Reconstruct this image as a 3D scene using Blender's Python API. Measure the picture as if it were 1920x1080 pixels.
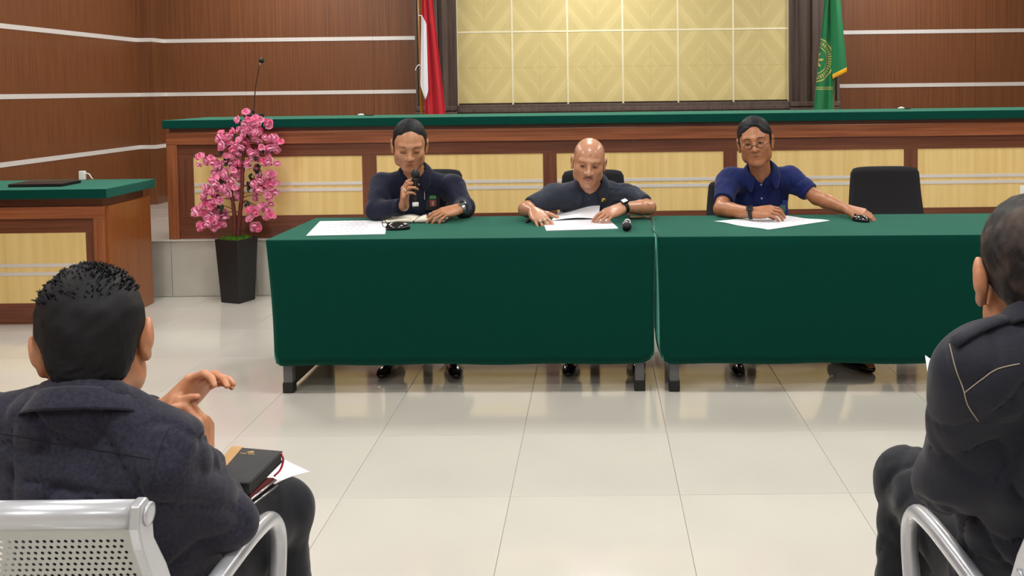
import bpy, bmesh, math, random
import numpy as np
from mathutils import Vector, Matrix, Euler
random.seed(7)
for o in list(bpy.data.objects): bpy.data.objects.remove(o)
S = bpy.context.scene
COL = S.collection
PI = math.pi
# ------------------------------------------------------------------ camera
FPX, CX, CY, CAMZ = 1767.57, 1110.1, 253.16, 1.4405
cR = Vector((0.99991779, 0.00319838, -0.01241704))
cD = Vector((-0.01224339, -0.04954629, -0.99869678))
cF = Vector((-0.00380943, 0.99876671, -0.04950306))
cam = bpy.data.objects.new('camera', bpy.data.cameras.new('camera'))
COL.objects.link(cam)
M = Matrix((( cR.x, -cD.x, -cF.x, 0), (cR.y, -cD.y, -cF.y, 0), (cR.z, -cD.z, -cF.z, CAMZ), (0, 0, 0, 1)))
cam.matrix_world = M
cam.data.sensor_width = 36.0
cam.data.lens = FPX / 1920 * 36
cam.data.shift_x = (960 - CX) / 1920
cam.data.shift_y = (CY - 540) / 1920
cam.data.clip_start = 0.05
S.camera = cam
# ------------------------------------------------------------------ world, exposure, lights
W = bpy.data.worlds.new('world'); S.world = W; W.use_nodes = True
W.node_tree.nodes['Background'].inputs[0].default_value = (0.9, 0.95, 1, 1)
W.node_tree.nodes['Background'].inputs[1].default_value = 0.3
S.view_settings.view_transform = 'Standard'; S.view_settings.look = 'None'
S.view_settings.gamma = 1; S.view_settings.use_curve_mapping = False
S.view_settings.exposure = 0.0
CEIL = 3.25
LIGHT_W = 27.5
LIGHT_XY = [(x, y) for y in (-1.6, 0.9, 3.4, 5.9, 8.0) for x in (-2.9, 0.0, 2.9)]

def at(u, v, Y=None, z=None):
    d = cF + cR * ((u - CX) / FPX) + cD * ((v - CY) / FPX)
    t = Y / d.y if Y is not None else (z - CAMZ) / d.z
    return Vector((0, 0, CAMZ)) + d * t

# ------------------------------------------------------------------ materials
def lin(c):
    f = lambda x: x / 12.92 if x <= 0.04045 else ((x + 0.055) / 1.055) ** 2.4
    return tuple(f(x / 255) for x in c) + (1,)
MATS = {}
def mat(name, rgb=(200, 200, 200), rough=0.5, metal=0.0, coat=0.0, sheen=0.0, spec=0.5, noise=None, bump=None, vcol=None, sss=0):
    """noise=(rgb2, scale_xyz, detail, lo, hi); bump=(scale_xyz, strength, dist)"""
    if name in MATS: return MATS[name]
    m = bpy.data.materials.new(name); m.use_nodes = True; MATS[name] = m
    N = m.node_tree.nodes; L = m.node_tree.links; b = N['Principled BSDF']
    b.inputs['Base Color'].default_value = lin(rgb)
    b.inputs['Roughness'].default_value = rough; b.inputs['Metallic'].default_value = metal
    b.inputs['Coat Weight'].default_value = coat; b.inputs['Coat Roughness'].default_value = 0.05
    b.inputs['Sheen Weight'].default_value = sheen; b.inputs['Specular IOR Level'].default_value = spec
    if sss:
        b.inputs['Subsurface Weight'].default_value = sss; b.inputs['Subsurface Scale'].default_value = 0.01
        b.inputs['Subsurface Radius'].default_value = (1, .35, .2)
    tc = N.new('ShaderNodeTexCoord')
    def nz(scale, detail=3):
        mp = N.new('ShaderNodeMapping'); mp.inputs['Scale'].default_value = scale
        L.new(tc.outputs['Object'], mp.inputs[0])
        t = N.new('ShaderNodeTexNoise'); t.inputs['Scale'].default_value = 1; t.inputs['Detail'].default_value = detail
        L.new(mp.outputs[0], t.inputs['Vector']); return t
    col = None
    if noise:
        rgb2, sc, det, lo, hi = noise
        t = nz(sc, det); r = N.new('ShaderNodeMapRange'); r.inputs[1].default_value = lo; r.inputs[2].default_value = hi
        L.new(t.outputs['Fac'], r.inputs[0])
        mx = N.new('ShaderNodeMix'); mx.data_type = 'RGBA'
        mx.inputs[6].default_value = lin(rgb); mx.inputs[7].default_value = lin(rgb2)
        L.new(r.outputs[0], mx.inputs[0]); col = mx.outputs[2]
    if vcol:
        a = N.new('ShaderNodeVertexColor'); a.layer_name = vcol
        mx = N.new('ShaderNodeMix'); mx.data_type = 'RGBA'; mx.blend_type = 'MULTIPLY'; mx.inputs[0].default_value = 1
        if col: L.new(col, mx.inputs[6])
        else: mx.inputs[6].default_value = lin(rgb)
        L.new(a.outputs['Color'], mx.inputs[7]); col = mx.outputs[2]
    if col: L.new(col, b.inputs['Base Color'])
    if bump:
        t = nz(bump[0], 4 if bump[0][0] > 20 else 1.2); bp = N.new('ShaderNodeBump'); bp.inputs['Strength'].default_value = bump[1]
        bp.inputs['Distance'].default_value = bump[2]
        L.new(t.outputs['Fac'], bp.inputs['Height']); L.new(bp.outputs[0], b.inputs['Normal'])
    return m

wall_wood = mat('wall_wood', (120, 73, 40), .42, noise=((98, 56, 29), (95, 95, 1.2), 3, .35, .65), coat=.08)
rail_wood = mat('rail_wood', (156, 92, 58), .34, noise=((126, 68, 40), (2.0, 60, 70), 3, .35, .65), coat=.15)
post_wood = mat('post_wood', (152, 90, 54), .34, noise=((124, 68, 39), (70, 60, 2.0), 3, .35, .65), coat=.15)
frame_wood = mat('frame_wood', (116, 66, 44), .38, noise=((92, 50, 32), (2.0, 60, 70), 3, .35, .65), coat=.15)
frame_wood_v = mat('frame_wood_v', (116, 66, 44), .38, noise=((92, 50, 32), (70, 60, 2.0), 3, .35, .65), coat=.15)
side_wood = mat('side_wood', (154, 90, 42), .3, noise=((132, 74, 32), (60, 60, 1.6), 4, .3, .7), coat=.2)
veneer = mat('veneer', (231, 203, 138), .4, noise=((221, 190, 122), (26, 26, 1.0), 4, .35, .65))
alu = mat('alu_strip', (226, 222, 218), .35, metal=.25)
gold_strip = mat('gold_strip', (240, 232, 200), .3, metal=.4)
col_wood = mat('column_wood', (92, 76, 68), .45, noise=((72, 58, 52), (50, 50, 2), 3, .35, .65))
felt = mat('green_felt', (2, 56, 46), .95, sheen=.75, spec=.08, noise=((2, 50, 41), (220, 220, 220), 3, .3, .7), bump=((900, 900, 900), .25, .0006))
felt_dark = mat('bench_felt', (3, 66, 56), .95, sheen=.9, spec=.1, noise=((3, 58, 49), (220, 220, 220), 3, .3, .7), bump=((900, 900, 900), .25, .0006))
for _m in (felt, felt_dark):
    _b = _m.node_tree.nodes['Principled BSDF']; _b.inputs['Sheen Tint'].default_value = (.25, .85, .65, 1); _b.inputs['Sheen Roughness'].default_value = .35
grout = mat('grout', (150, 146, 138), .8)
riser_tile = mat('riser_tile', (190, 186, 176), .25, noise=((176, 172, 162), (3, 3, 3), 3, .35, .65))
plaster = mat('ceiling_paint', (235, 235, 230), .8)
rear_paint = mat('rear_paint', (190, 180, 165), .7)
black_plastic = mat('black_plastic', (18, 18, 20), .35)
black_rubber = mat('black_rubber', (14, 14, 15), .6)
grey_metal = mat('grey_metal', (98, 98, 102), .4, metal=.3)
dark_metal = mat('dark_metal', (34, 34, 38), .45, metal=.3)
silver = mat('silver', (200, 202, 205), .25, metal=.9)
silver_paint = mat('silver_paint', (190, 193, 200), .28, metal=.45, coat=.35)
silver_sheet = mat('silver_sheet', (176, 178, 176), .38, metal=.35)
white_plastic = mat('white_plastic', (236, 236, 230), .4)
paper = mat('paper', (240, 240, 246), .7)
ink = mat('ink', (170, 172, 186), .8)
cream_paper = mat('cream_paper', (236, 230, 212), .7)
chair_fabric = mat('chair_fabric', (20, 20, 24), .85, noise=((28, 28, 32), (250, 250, 250), 2, .35, .65), bump=((700, 700, 700), .3, .0006))
red_cloth = mat('red_cloth', (188, 8, 32), .8, sheen=.2)
white_cloth = mat('white_cloth', (238, 238, 246), .8)
gold_fringe = mat('gold_fringe', (235, 170, 10), .6)
pole_gold = mat('pole_wood', (150, 96, 30), .35)
pot_black = mat('pot_black', (20, 20, 22), .5)
bark = mat('bark', (112, 44, 34), .6, noise=((80, 30, 24), (40, 40, 12), 3, .3, .7))
moss = mat('moss', (74, 120, 20), .9)
leaf_mat = mat('leaf', (34, 58, 34), .5)
petal = mat('petal', (255, 142, 188), .6, noise=((255, 196, 220), (45, 45, 45), 2, .38, .62))
petal_dark = mat('petal_dark', (246, 104, 160), .6, noise=((252, 160, 196), (45, 45, 45), 2, .38, .62))
gold = mat('gold', (225, 185, 90), .3, metal=.9)
glass_dark = mat('screen_glass', (24, 25, 30), .08)
brown_leather = mat('brown_leather', (88, 32, 34), .4)
tan_leather = mat('tan_leather', (190, 150, 92), .6)
book_black = mat('book_black', (30, 31, 35), .6, bump=((300, 300, 300), .3, .0005))
red_ribbon = mat('red_ribbon', (190, 20, 50), .5)
badge_green = mat('badge_green', (60, 120, 66), .4)
badge_red = mat('badge_red', (120, 60, 56), .5)
badge_blue = mat('badge_blue', (52, 72, 150), .35)
shoe_mat = mat('black_leather', (14, 14, 16), .18, coat=.4)
hair_mat = mat('black_hair', (11, 11, 14), .62, spec=.25, bump=((420, 420, 90), .5, .0015), noise=((20, 20, 27), (22, 22, 16), 3, .45, .7))
hair_thin = mat('thin_hair', (22, 18, 18), .6, spec=.25, bump=((420, 420, 90), .5, .0015), noise=((74, 60, 54), (24, 24, 24), 3, .48, .72))
eye_white = mat('eye_white', (205, 195, 186), .25)
iris = mat('iris', (24, 16, 13), .15)
brow_mat = mat('brow_hair', (46, 34, 30), .8)
lens_mat = None

# floor tile: polished porcelain
def floor_mat():
    m = mat('floor_tile', (208, 204, 194), .09, spec=.6, noise=((201, 197, 188), (1.3, 1.3, 1.3), 4, .35, .65), coat=.3)
    return m
floor_tile = floor_mat()

def gold_panel_mat():
    m = bpy.data.materials.new('chevron_veneer'); m.use_nodes = True
    N = m.node_tree.nodes; L = m.node_tree.links; b = N['Principled BSDF']; b.inputs['Roughness'].default_value = .42
    def math_(op, a, c=None, d=None):
        n = N.new('ShaderNodeMath'); n.operation = op
        for i, x in enumerate((a, c, d)):
            if x is None: continue
            if isinstance(x, (int, float)): n.inputs[i].default_value = x
            else: L.new(x, n.inputs[i])
        return n.outputs[0]
    uv = N.new('ShaderNodeUVMap'); uv.uv_map = 'UVMap'; sp = N.new('ShaderNodeSeparateXYZ'); L.new(uv.outputs[0], sp.inputs[0])
    ax = math_('ABSOLUTE', sp.outputs[0]); ay = math_('ABSOLUTE', sp.outputs[1])       # uv centred on the panel
    s = math_('ADD', ax, ay)                                                          # diamonds
    q = math_('MULTIPLY', s, 13.0); fr = math_('FRACT', q)
    wn = N.new('ShaderNodeTexNoise'); wn.noise_dimensions = '1D'; wn.inputs['Scale'].default_value = 1.7
    L.new(math_('FLOOR', q), wn.inputs['W'])
    grain = N.new('ShaderNodeTexNoise'); grain.noise_dimensions = '2D'; grain.inputs['Scale'].default_value = 1
    cb = N.new('ShaderNodeCombineXYZ'); L.new(math_('MULTIPLY', s, 60.0), cb.inputs[0]); L.new(math_('MULTIPLY', math_('SUBTRACT', ax, ay), 5.0), cb.inputs[1])
    L.new(cb.outputs[0], grain.inputs['Vector'])
    edge = math_('LESS_THAN', math_('MINIMUM', ax, ay), .006)
    f = math_('ADD', math_('MULTIPLY', wn.outputs['Fac'], .75), math_('MULTIPLY', grain.outputs['Fac'], .35))
    f = math_('SUBTRACT', f, math_('MULTIPLY', edge, .18))
    f = math_('SUBTRACT', f, math_('MULTIPLY', math_('LESS_THAN', fr, .07), .08))
    r = N.new('ShaderNodeValToRGB'); L.new(f, r.inputs[0])
    r.color_ramp.elements[0].position = .2; r.color_ramp.elements[0].color = lin((188, 170, 110))
    r.color_ramp.elements[1].position = .85; r.color_ramp.elements[1].color = lin((216, 199, 140))
    L.new(r.outputs[0], b.inputs['Base Color'])
    return m
chevron = gold_panel_mat()

# ------------------------------------------------------------------ mesh helpers
def new_bm(): return bmesh.new()
def add_box(bm, x0, x1, y0, y1, z0, z1, bev=0.0):
    g = bmesh.ops.create_cube(bm, size=1)
    vs = g['verts']
    for v in vs:
        v.co = Vector(((x0 + x1) / 2 + v.co.x * (x1 - x0), (y0 + y1) / 2 + v.co.y * (y1 - y0), (z0 + z1) / 2 + v.co.z * (z1 - z0)))
    if bev > 0:
        es = list({e for v in vs for e in v.link_edges})
        bmesh.ops.bevel(bm, geom=es, offset=bev, segments=2, affect='EDGES', profile=.6)
    return vs
def frame_at(p, q):
    d = (q - p).normalized(); a = Vector((0, 0, 1)) if abs(d.z) < .9 else Vector((1, 0, 0))
    x = d.cross(a).normalized(); return x, d.cross(x)
def add_tube(bm, pts, r, seg=10, caps=True, flat=1.0, closed=False):
    pts = [Vector(p) for p in pts]; n = len(pts); rings = []
    rr = r if isinstance(r, (list, tuple)) else [r] * n
    px = None
    for i, p in enumerate(pts):
        a = pts[max(i - 1, 0)]; b = pts[min(i + 1, n - 1)]
        if closed: a = pts[i - 1]; b = pts[(i + 1) % n]
        d = (b - a).normalized()
        if px is None: x, _ = frame_at(a, b)
        else:
            x = px - d * px.dot(d)
            x = x.normalized() if x.length > 1e-6 else frame_at(a, b)[0]
        px = x; y = d.cross(x)
        rings.append([bm.verts.new(p + (x * math.cos(t) + y * math.sin(t) * flat) * rr[i]) for t in [2 * PI * k / seg for k in range(seg)]])
    for i in range(n if closed else n - 1):
        A, B = rings[i], rings[(i + 1) % n]
        for k in range(seg):
            bm.faces.new((A[k], A[(k + 1) % seg], B[(k + 1) % seg], B[k]))
    if caps and not closed:
        bm.faces.new(list(reversed(rings[0]))); bm.faces.new(rings[-1])
def add_lathe(bm, prof, cx=0, cy=0, seg=20, M4=None):
    rings = []
    for r, z in prof:
        ring = []
        for k in range(seg):
            t = 2 * PI * k / seg; p = Vector((cx + r * math.cos(t), cy + r * math.sin(t), z))
            if M4: p = M4 @ p
            ring.append(bm.verts.new(p))
        rings.append(ring)
    for A, B in zip(rings, rings[1:]):
        for k in range(seg): bm.faces.new((A[k], A[(k + 1) % seg], B[(k + 1) % seg], B[k]))
    bm.faces.new(list(reversed(rings[0]))); bm.faces.new(rings[-1])
def add_prism(bm, poly, axis, a0, a1):
    """poly: 2D points; extruded along axis ('x','y','z') from a0 to a1"""
    def P(p, a):
        return {'x': Vector((a, p[0], p[1])), 'y': Vector((p[0], a, p[1])), 'z': Vector((p[0], p[1], a))}[axis]
    A = [bm.verts.new(P(p, a0)) for p in poly]; B = [bm.verts.new(P(p, a1)) for p in poly]
    n = len(poly)
    for i in range(n): bm.faces.new((A[i], A[(i + 1) % n], B[(i + 1) % n], B[i]))
    bm.faces.new(list(reversed(A))); bm.faces.new(B)
def obj(name, bm, m, parent=None, smooth=False, bevel=0, loc=None):
    if isinstance(bm, bmesh.types.BMesh):
        bmesh.ops.recalc_face_normals(bm, faces=bm.faces)
        me = bpy.data.meshes.new(name); bm.to_mesh(me); bm.free()
    else: me = bm
    if m: me.materials.append(m) if not me.materials else None
    o = bpy.data.objects.new(name, me); COL.objects.link(o)
    if parent: o.parent = parent
    if loc: o.location = loc
    if smooth: 
        me.polygons.foreach_set('use_smooth', [True] * len(me.polygons))
    if bevel:
        b = o.modifiers.new('bevel', 'BEVEL'); b.width = bevel; b.segments = 2; b.limit_method = 'ANGLE'
    return o
def box(name, m, parent, x0, x1, y0, y1, z0, z1, bev=0.0):
    bm = new_bm(); add_box(bm, x0, x1, y0, y1, z0, z1, bev); return obj(name, bm, m, parent)
def tag(o, label=None, cat=None, group=None, kind=None):
    if label: o['label'] = label
    if cat: o['category'] = cat
    if group: o['group'] = group
    if kind: o['kind'] = kind
    return o
def thing(name, label, cat, loc=(0, 0, 0), rz=0, group=None):
    o = bpy.data.objects.new(name, None); o.empty_display_size = .1; COL.objects.link(o)
    o.location = loc; o.rotation_euler = (0, 0, rz)
    return tag(o, label, cat, group)
def struct(name, loc=(0, 0, 0)):
    o = bpy.data.objects.new(name, None); o.empty_display_size = .1; COL.objects.link(o); o.location = loc
    o['kind'] = 'structure'; return o
def copy_tree(o, parent=None):
    c = o.copy(); COL.objects.link(c)
    if parent: c.parent = parent
    for ch in list(o.children): copy_tree(ch, c)
    return c
def dup(o, parent, loc, scale=None, rot=None):
    c = o.copy(); COL.objects.link(c); c.parent = parent; c.location = loc
    if scale: c.scale = scale
    if rot: c.rotation_euler = rot
    return c
def curve_pts(ctrl, n=8):
    """Catmull-Rom through control points"""
    P = [Vector(p) for p in ctrl]; P = [P[0] * 2 - P[1]] + P + [P[-1] * 2 - P[-2]]; out = []
    for i in range(1, len(P) - 2):
        for k in range(n):
            t = k / n; a, b, c, d = P[i - 1:i + 3]
            out.append(.5 * ((2 * b) + (c - a) * t + (2 * a - 5 * b + 4 * c - d) * t * t + (3 * b - a - 3 * c + d) * t ** 3))
    out.append(P[-2]); return out

# ================================================================== SETTING
XL, XR, YB, YREAR = -4.25, 4.6, 9.0, -3.2
# floor: base slab with 0.6 m porcelain tiles
fl = struct('floor')
box('subfloor', grout, fl, XL - .1, XR + .1, YREAR - .1, 6.70, -.12, -.0022)
bm = new_bm(); add_box(bm, -.2991, .2991, -.2991, .2991, -.010, 0, .0012)
tile0 = obj('floor_tile', bm, floor_tile, fl)
OX, OY = -2.53 * .6, 5.4485 * .6
first = True
for j in range(-15, 6):
    for i in range(-5, 11):
        x = OX + (i + .5) * .6; y = OY + (j + .5) * .6
        x0, x1 = max(x - .3, XL), min(x + .3, XR); y1 = min(y + .3, 6.61)
        if x1 - x0 < .05 or y1 - (y - .3) < .03 or y < YREAR: continue
        sx = (x1 - x0) / .6; sy = (y1 - (y - .3)) / .6
        lo = ((x0 + x1) / 2, (y - .3 + y1) / 2, random.uniform(-.0003, .0003))
        if first: tile0.location = lo; tile0.scale = (sx, sy, 1); first = False
        else: dup(tile0, fl, lo, (sx, sy, 1))
# platform with riser tiles
PZ, PY = .405, 6.615
pf = struct('platform')
box('platform_base', grout, pf, XL, XR, PY + .008, YB + .1, 0, PZ - .008)
bm = new_bm(); add_box(bm, -.2985, .2985, -.006, .006, 0, PZ - .012, .002)
rt0 = obj('riser_tile', bm, riser_tile, pf)
for k in range(15):
    x = -2.715 + .6 * (k - 2) + .0
    x0, x1 = max(x - .3, XL), min(x + .3, XR)
    lo = ((x0 + x1) / 2, PY + .006, 0); sc = ((x1 - x0) / .6, 1, 1)
    if k == 0: rt0.location = lo; rt0.scale = sc
    else: dup(rt0, pf, lo, sc)
bm = new_bm(); add_box(bm, -.2985, .2985, -.2985, .2985, -.01, 0, .002)
pt0 = obj('platform_tile', bm, floor_tile, pf)
first = True
for j in range(4):
    for k in range(15):
        x = -2.715 + .6 * (k - 2); x0, x1 = max(x - .3, XL), min(x + .3, XR)
        lo = ((x0 + x1) / 2, PY - .012 + .3 + .6 * j, PZ); sc = ((x1 - x0) / .6, 1, 1)
        if first: pt0.location = lo; pt0.scale = sc; first = False
        else: dup(pt0, pf, lo, sc)

STRIPS = [.945, 1.4325, 1.940, 2.44]
BANDS = [(.457, .925)] + [(a + .018, b - .018) for a, b in zip(STRIPS, STRIPS[1:])] + [(2.458, CEIL)]
BANDS[0] = (.457, STRIPS[0] - .018)
# left wall: veneer sheets butt jointed, aluminium strips between
wl = struct('wall_left')
box('wall_core', rear_paint, wl, XL - .14, XL - .013, YREAR, YB, 0, CEIL)
bm = new_bm(); add_box(bm, 0, .012, .0012, 1.2188, 0, 1, .0); pn0 = obj('wood_panel', bm, wall_wood, wl)
first = True
for bi, (z0, z1) in enumerate([(0.0, .927)] + BANDS[1:]):
    y = 8.77; k = 0
    while y > YREAR + .1:
        w = 1.22; off = .35 if bi % 2 else 0
        y1 = y; y0 = y - (w - off if k == 0 else w)
        lo = (XL - .012, y0, z0); sc = (1, (y1 - y0) / 1.22, z1 - z0)
        if first: pn0.location = lo; pn0.scale = sc; first = False
        else: dup(pn0, wl, lo, sc)
        y = y0; k += 1
for z in STRIPS: box('metal_strip', alu, wl, XL - .006, XL + .004, YREAR, 8.78, z - .018, z + .018)
box('baseboard', riser_tile, wl, XL - .004, XL + .012, PY, YB, PZ, PZ + .05)
# corner pillar
cp = struct('trim_1')
for z0, z1 in [(.0, .927)] + BANDS[1:]:
    box('pillar_panel', wall_wood, cp, XL, -4.105, 8.765, YB, z0, z1)
box('pillar_core', rear_paint, cp, XL + .003, -4.112, 8.772, YB, 0, CEIL)
for z in STRIPS: box('metal_strip', alu, cp, XL, -4.1, 8.762, YB, z - .018, z + .018)
# back wall
wb = struct('wall_back')
box('wall_core', rear_paint, wb, XL, XR, YB + .013, YB + .15, 0, CEIL)
def sheets(x0, x1, parent, xs):
    for z0, z1 in BANDS:
        cuts = [x0] + [c for c in xs if x0 < c < x1] + [x1]
        for a, b in zip(cuts, cuts[1:]): box('wood_panel', wall_wood, parent, a + .001, b - .001, YB, YB + .012, z0, z1)
    for z in STRIPS[1:]:
        cuts = [x0] + [c for c in xs if x0 < c < x1] + [x1]
        for a, b in zip(cuts, cuts[1:]): box('metal_strip', alu, parent, a + .0008, b - .0008, YB - .005, YB + .008, z - .018, z + .018)
    box('metal_strip', alu, parent, x0, x1, YB - .005, YB + .008, STRIPS[0] - .018, STRIPS[0] + .018)
sheets(-4.105, -1.69, wb, [-3.33, -2.11])
sheets(2.305, XR, wb, [3.62])
box('skirting', riser_tile, wb, XL, XR, YB - .01, YB + .013, PZ, .457)
# central feature: gold chevron panels in a dark frame
fx0, fx1 = -1.305, 1.838
bm = new_bm(); add_box(bm, -.5, .5, 0, .02, -.5, .5, 0)
uvl = bm.loops.layers.uv.new('UVMap')
for f in bm.faces:
    for lp in f.loops: lp[uvl].uv = (lp.vert.co.x, lp.vert.co.z)
gp0 = obj('chevron_panel', bm, chevron, wb); first = True
PW = (fx1 - fx0) / 6; rows = [(1.305, 1.985), (1.985, 2.665), (2.665, CEIL)]
for z0, z1 in rows:
    for i in range(6):
        lo = (fx0 + (i + .5) * PW, YB - .03, (z0 + z1) / 2); sc = (PW - .012, 1, z1 - z0 - .012)
        if first: gp0.location = lo; gp0.scale = sc; first = False
        else: dup(gp0, wb, lo, sc)
for i in range(7):
    x = fx0 + i * PW; box('gold_divider', gold_strip, wb, x - .008, x + .008, YB - .034, YB - .008, 1.29, CEIL)
for z in (1.985, 2.665): box('gold_divider', gold_strip, wb, fx0, fx1, YB - .033, YB - .009, z - .008, z + .008)
box('feature_backing', col_wood, wb, fx0, fx1, YB - .01, YB + .01, .457, CEIL)
bm = new_bm(); add_box(bm, fx0, fx1, YB - .07, YB, 1.20, 1.296, .004); add_box(bm, fx0, fx1, YB - .09, YB - .07, 1.225, 1.262, .004)
obj('ledge_rail', bm, col_wood, wb)
box('apron_panel', col_wood, wb, fx0, fx1, YB - .04, YB, .457, 1.20)
for nm, x0, x1 in (('column', -1.69, fx0), ('column', fx1, 2.305)):
    bm = new_bm()
    # pilaster profile with flutes
    n = 4; prof = [(x0, YB)]; xs = []
    w = x1 - x0
    steps = [(0, .10), (.05, .10), (.06, .06), (.10, .06), (.11, .09), (.42, .09), (.44, .115), (.56, .115), (.58, .09), (.66, .09), (.68, .13), (.80, .13), (.82, .10), (.88, .10), (.90, .06), (1.0, .06)]
    if x0 > 0: steps = [(1 - a, b) for a, b in reversed(steps)]
    for a, d in steps: prof.append((x0 + a * w, YB - d))
    prof.append((x1, YB))
    add_prism(bm, prof, 'z', 1.29, CEIL)
    add_box(bm, x0 - .006, x1 + .004, YB - .15, YB, 1.17, 1.235, .006)
    add_box(bm, x0, x1, YB - .135, YB, 1.245, 1.29, .006)
    add_box(bm, x0, x1, YB - .12, YB, PZ, 1.24)
    obj(nm, bm, col_wood, wb)
# remaining walls and the ceiling
wr = struct('wall_right'); box('wall_core', rear_paint, wr, XR, XR + .12, YREAR, YB, 0, CEIL)
for z0, z1 in [(0.0, .927)] + BANDS[1:]:
    y = YB
    while y > YREAR + .1:
        box('wood_panel', wall_wood, wr, XR - .012, XR, max(y - 1.218, YREAR), y - .001, z0, z1); y -= 1.22
for z in STRIPS: box('metal_strip', alu, wr, XR - .016, XR - .004, YREAR, YB, z - .018, z + .018)
wq = struct('wall_rear'); box('wall_core', rear_paint, wq, XL, XR, YREAR - .12, YREAR, 0, CEIL)
ce = struct('ceiling'); box('ceiling_board', plaster, ce, XL - .1, XR + .1, YREAR - .1, YB + .1, CEIL, CEIL + .1)
for i, (x, y) in enumerate(LIGHT_XY):
    lt = struct('trim_%d' % (i + 2), (x, y, CEIL))
    bm = new_bm()
    for a in ((-.32, .32, -.32, -.29), (-.32, .32, .29, .32), (-.32, -.29, -.29, .29), (.29, .32, -.29, .29)): add_box(bm, *a, -.02, 0)
    obj('light_frame', bm, white_plastic, lt)
    m = mat('diffuser', (255, 255, 255), .6); b = m.node_tree.nodes['Principled BSDF']
    b.inputs['Emission Color'].default_value = (1, .985, .96, 1); b.inputs['Emission Strength'].default_value = 9
    box('diffuser', m, lt, -.29, .29, -.29, .29, -.012, -.006)
    ld = bpy.data.lights.new('ceiling_lamp', 'AREA'); ld.shape = 'SQUARE'; ld.size = .56; ld.energy = LIGHT_W; ld.color = (1, .99, .97)
    lo = bpy.data.objects.new('ceiling_lamp', ld); COL.objects.link(lo); lo.parent = lt; lo.location = (0, 0, -.03)

# ================================================================== JUDGES' BENCH (continuous counter on the platform)
def panelled_front(t, x0, x1, yf, zt, zrail, zin, zy1, zy0, zb, panels, strips, stile=.075, inner=.11, left_open=True):
    """frame and veneer panels of a counter front; y of the face = yf"""
    d = .03
    box('top_rail', rail_wood, t, x0, x1, yf, yf + d, zrail, zt, .003)
    if left_open: box('side_stile', post_wood, t, x0, x0 + stile, yf + .0005, yf + d, zb, zrail, .003)
    box('side_stile', post_wood, t, x1 - stile, x1, yf + .0005, yf + d, zb, zrail, .003)
    ix0 = x0 + (stile if left_open else 0)
    ix1 = x1 - stile
    box('inner_rail', frame_wood, t, ix0, ix1, yf + .018, yf + .045, zy1, zrail)
    box('bottom_rail', frame_wood, t, ix0, ix1, yf + .018, yf + .045, zb, zy0)
    cuts = [ix0] + [c for p in panels for c in p] + [ix1]
    for a, b in zip(cuts[0::2], cuts[1::2]):
        if b - a > .005: box('mullion', frame_wood_v, t, a, b, yf + .018, yf + .045, zy0, zy1)
    for a, b in panels:
        p = box('veneer_panel', veneer, t, a, b, yf + .022, yf + .04, zy0, zy1)
        for z in strips: box('metal_strip', alu, p, a + .002, b - .002, yf + .019, yf + .023, z - .011, z + .011)
jb = thing('judges_bench', 'long raised wooden bench with green felt top and pale veneer panels along the platform', 'bench', (0, 6.66, PZ))
def rel(o, p):
    o.matrix_parent_inverse = Matrix.Translation(-Vector(p.location)); return o
jb.location = (0, 0, 0)
BX0, BX1 = -3.04, XR - .02
pan = [(-2.858, -1.659)]
x = -1.557
while x + 1.18 < BX1 - .1: pan.append((x, x + 1.182)); x += 1.182 + .096
if BX1 - .2 - x > .2: pan.append((x, BX1 - .18))
panelled_front(jb, BX0, BX1, 6.645, 1.165, 1.075, .99, .985, .565, PZ, pan, (.79, .745), .075)
box('carcass', frame_wood, jb, BX0 + .002, BX1, 6.69, 7.30, PZ, 1.165)
box('shadow_rail', frame_wood, jb, BX0 + .02, BX1, 6.665, 7.3, 1.165, 1.2)
box('felt_top', felt_dark, jb, BX0 - .01, BX1, 6.615, 7.40, 1.192, 1.252, .006)

# ================================================================== SIDE COUNTER (left)
sc = thing('side_counter', 'wooden side counter with green felt top and closed laptop on it, at the left wall', 'counter', (0, 0, 0))
panelled_front(sc, XL + .02, -3.08, 5.845, .742, .668, .58, .578, .132, 0, [(XL + .10, -3.205)], (.372, .318), .066, left_open=False)
box('carcass', frame_wood, sc, XL + .02, -3.085, 5.89, 6.42, .002, .742)
box('side_panel', side_wood, sc, -3.084, -3.06, 5.877, 6.425, .002, .742, .002)
box('shadow_rail', frame_wood, sc, XL + .03, -3.10, 5.88, 6.41, .742, .80)
box('felt_top', felt_dark, sc, XL + .01, -3.035, 5.80, 6.46, .797, .856, .005)

# laptop closed
lp = thing('laptop', 'thin closed black laptop lying on the green side counter', 'laptop', tuple(at(85, 347, z=.857)), .02)
box('laptop_base', black_plastic, lp, -.17, .17, -.12, .12, 0, .011, .004)
box('laptop_lid', mat('laptop_lid', (58, 52, 52), .35, metal=.3), lp, -.17, .17, -.12, .12, .012, .02, .003)
# charger plug
p0 = at(155, 336, Y=6.42); p0.z = .857
pg = thing('charger_plug', 'white charger plug with short cable standing at the back of the side counter', 'charger', tuple(p0))
box('plug_body', white_plastic, pg, -.020, .020, -.015, .015, 0, .062, .006)
bm = new_bm(); add_tube(bm, curve_pts([(.018, 0, .045), (.045, 0, .04), (.06, .0, .015), (.065, .01, .004)]), .004, 8); obj('cable', bm, white_plastic, pg, True)
# socket on the bench face at right
p0 = at(1924, 360, Y=6.645)
so = thing('wall_socket', 'white power socket fixed to the bench front at the right edge of the view', 'socket', (p0.x, 6.663, p0.z))
box('socket_plate', white_plastic, so, -.04, .04, -.012, 0, -.045, .045, .004)
bm = new_bm()
for dx in (-.01, .01): add_box(bm, dx - .0025, dx + .0025, -.0135, -.011, -.004, .004)
obj('socket_holes', bm, black_plastic, so)

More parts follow.
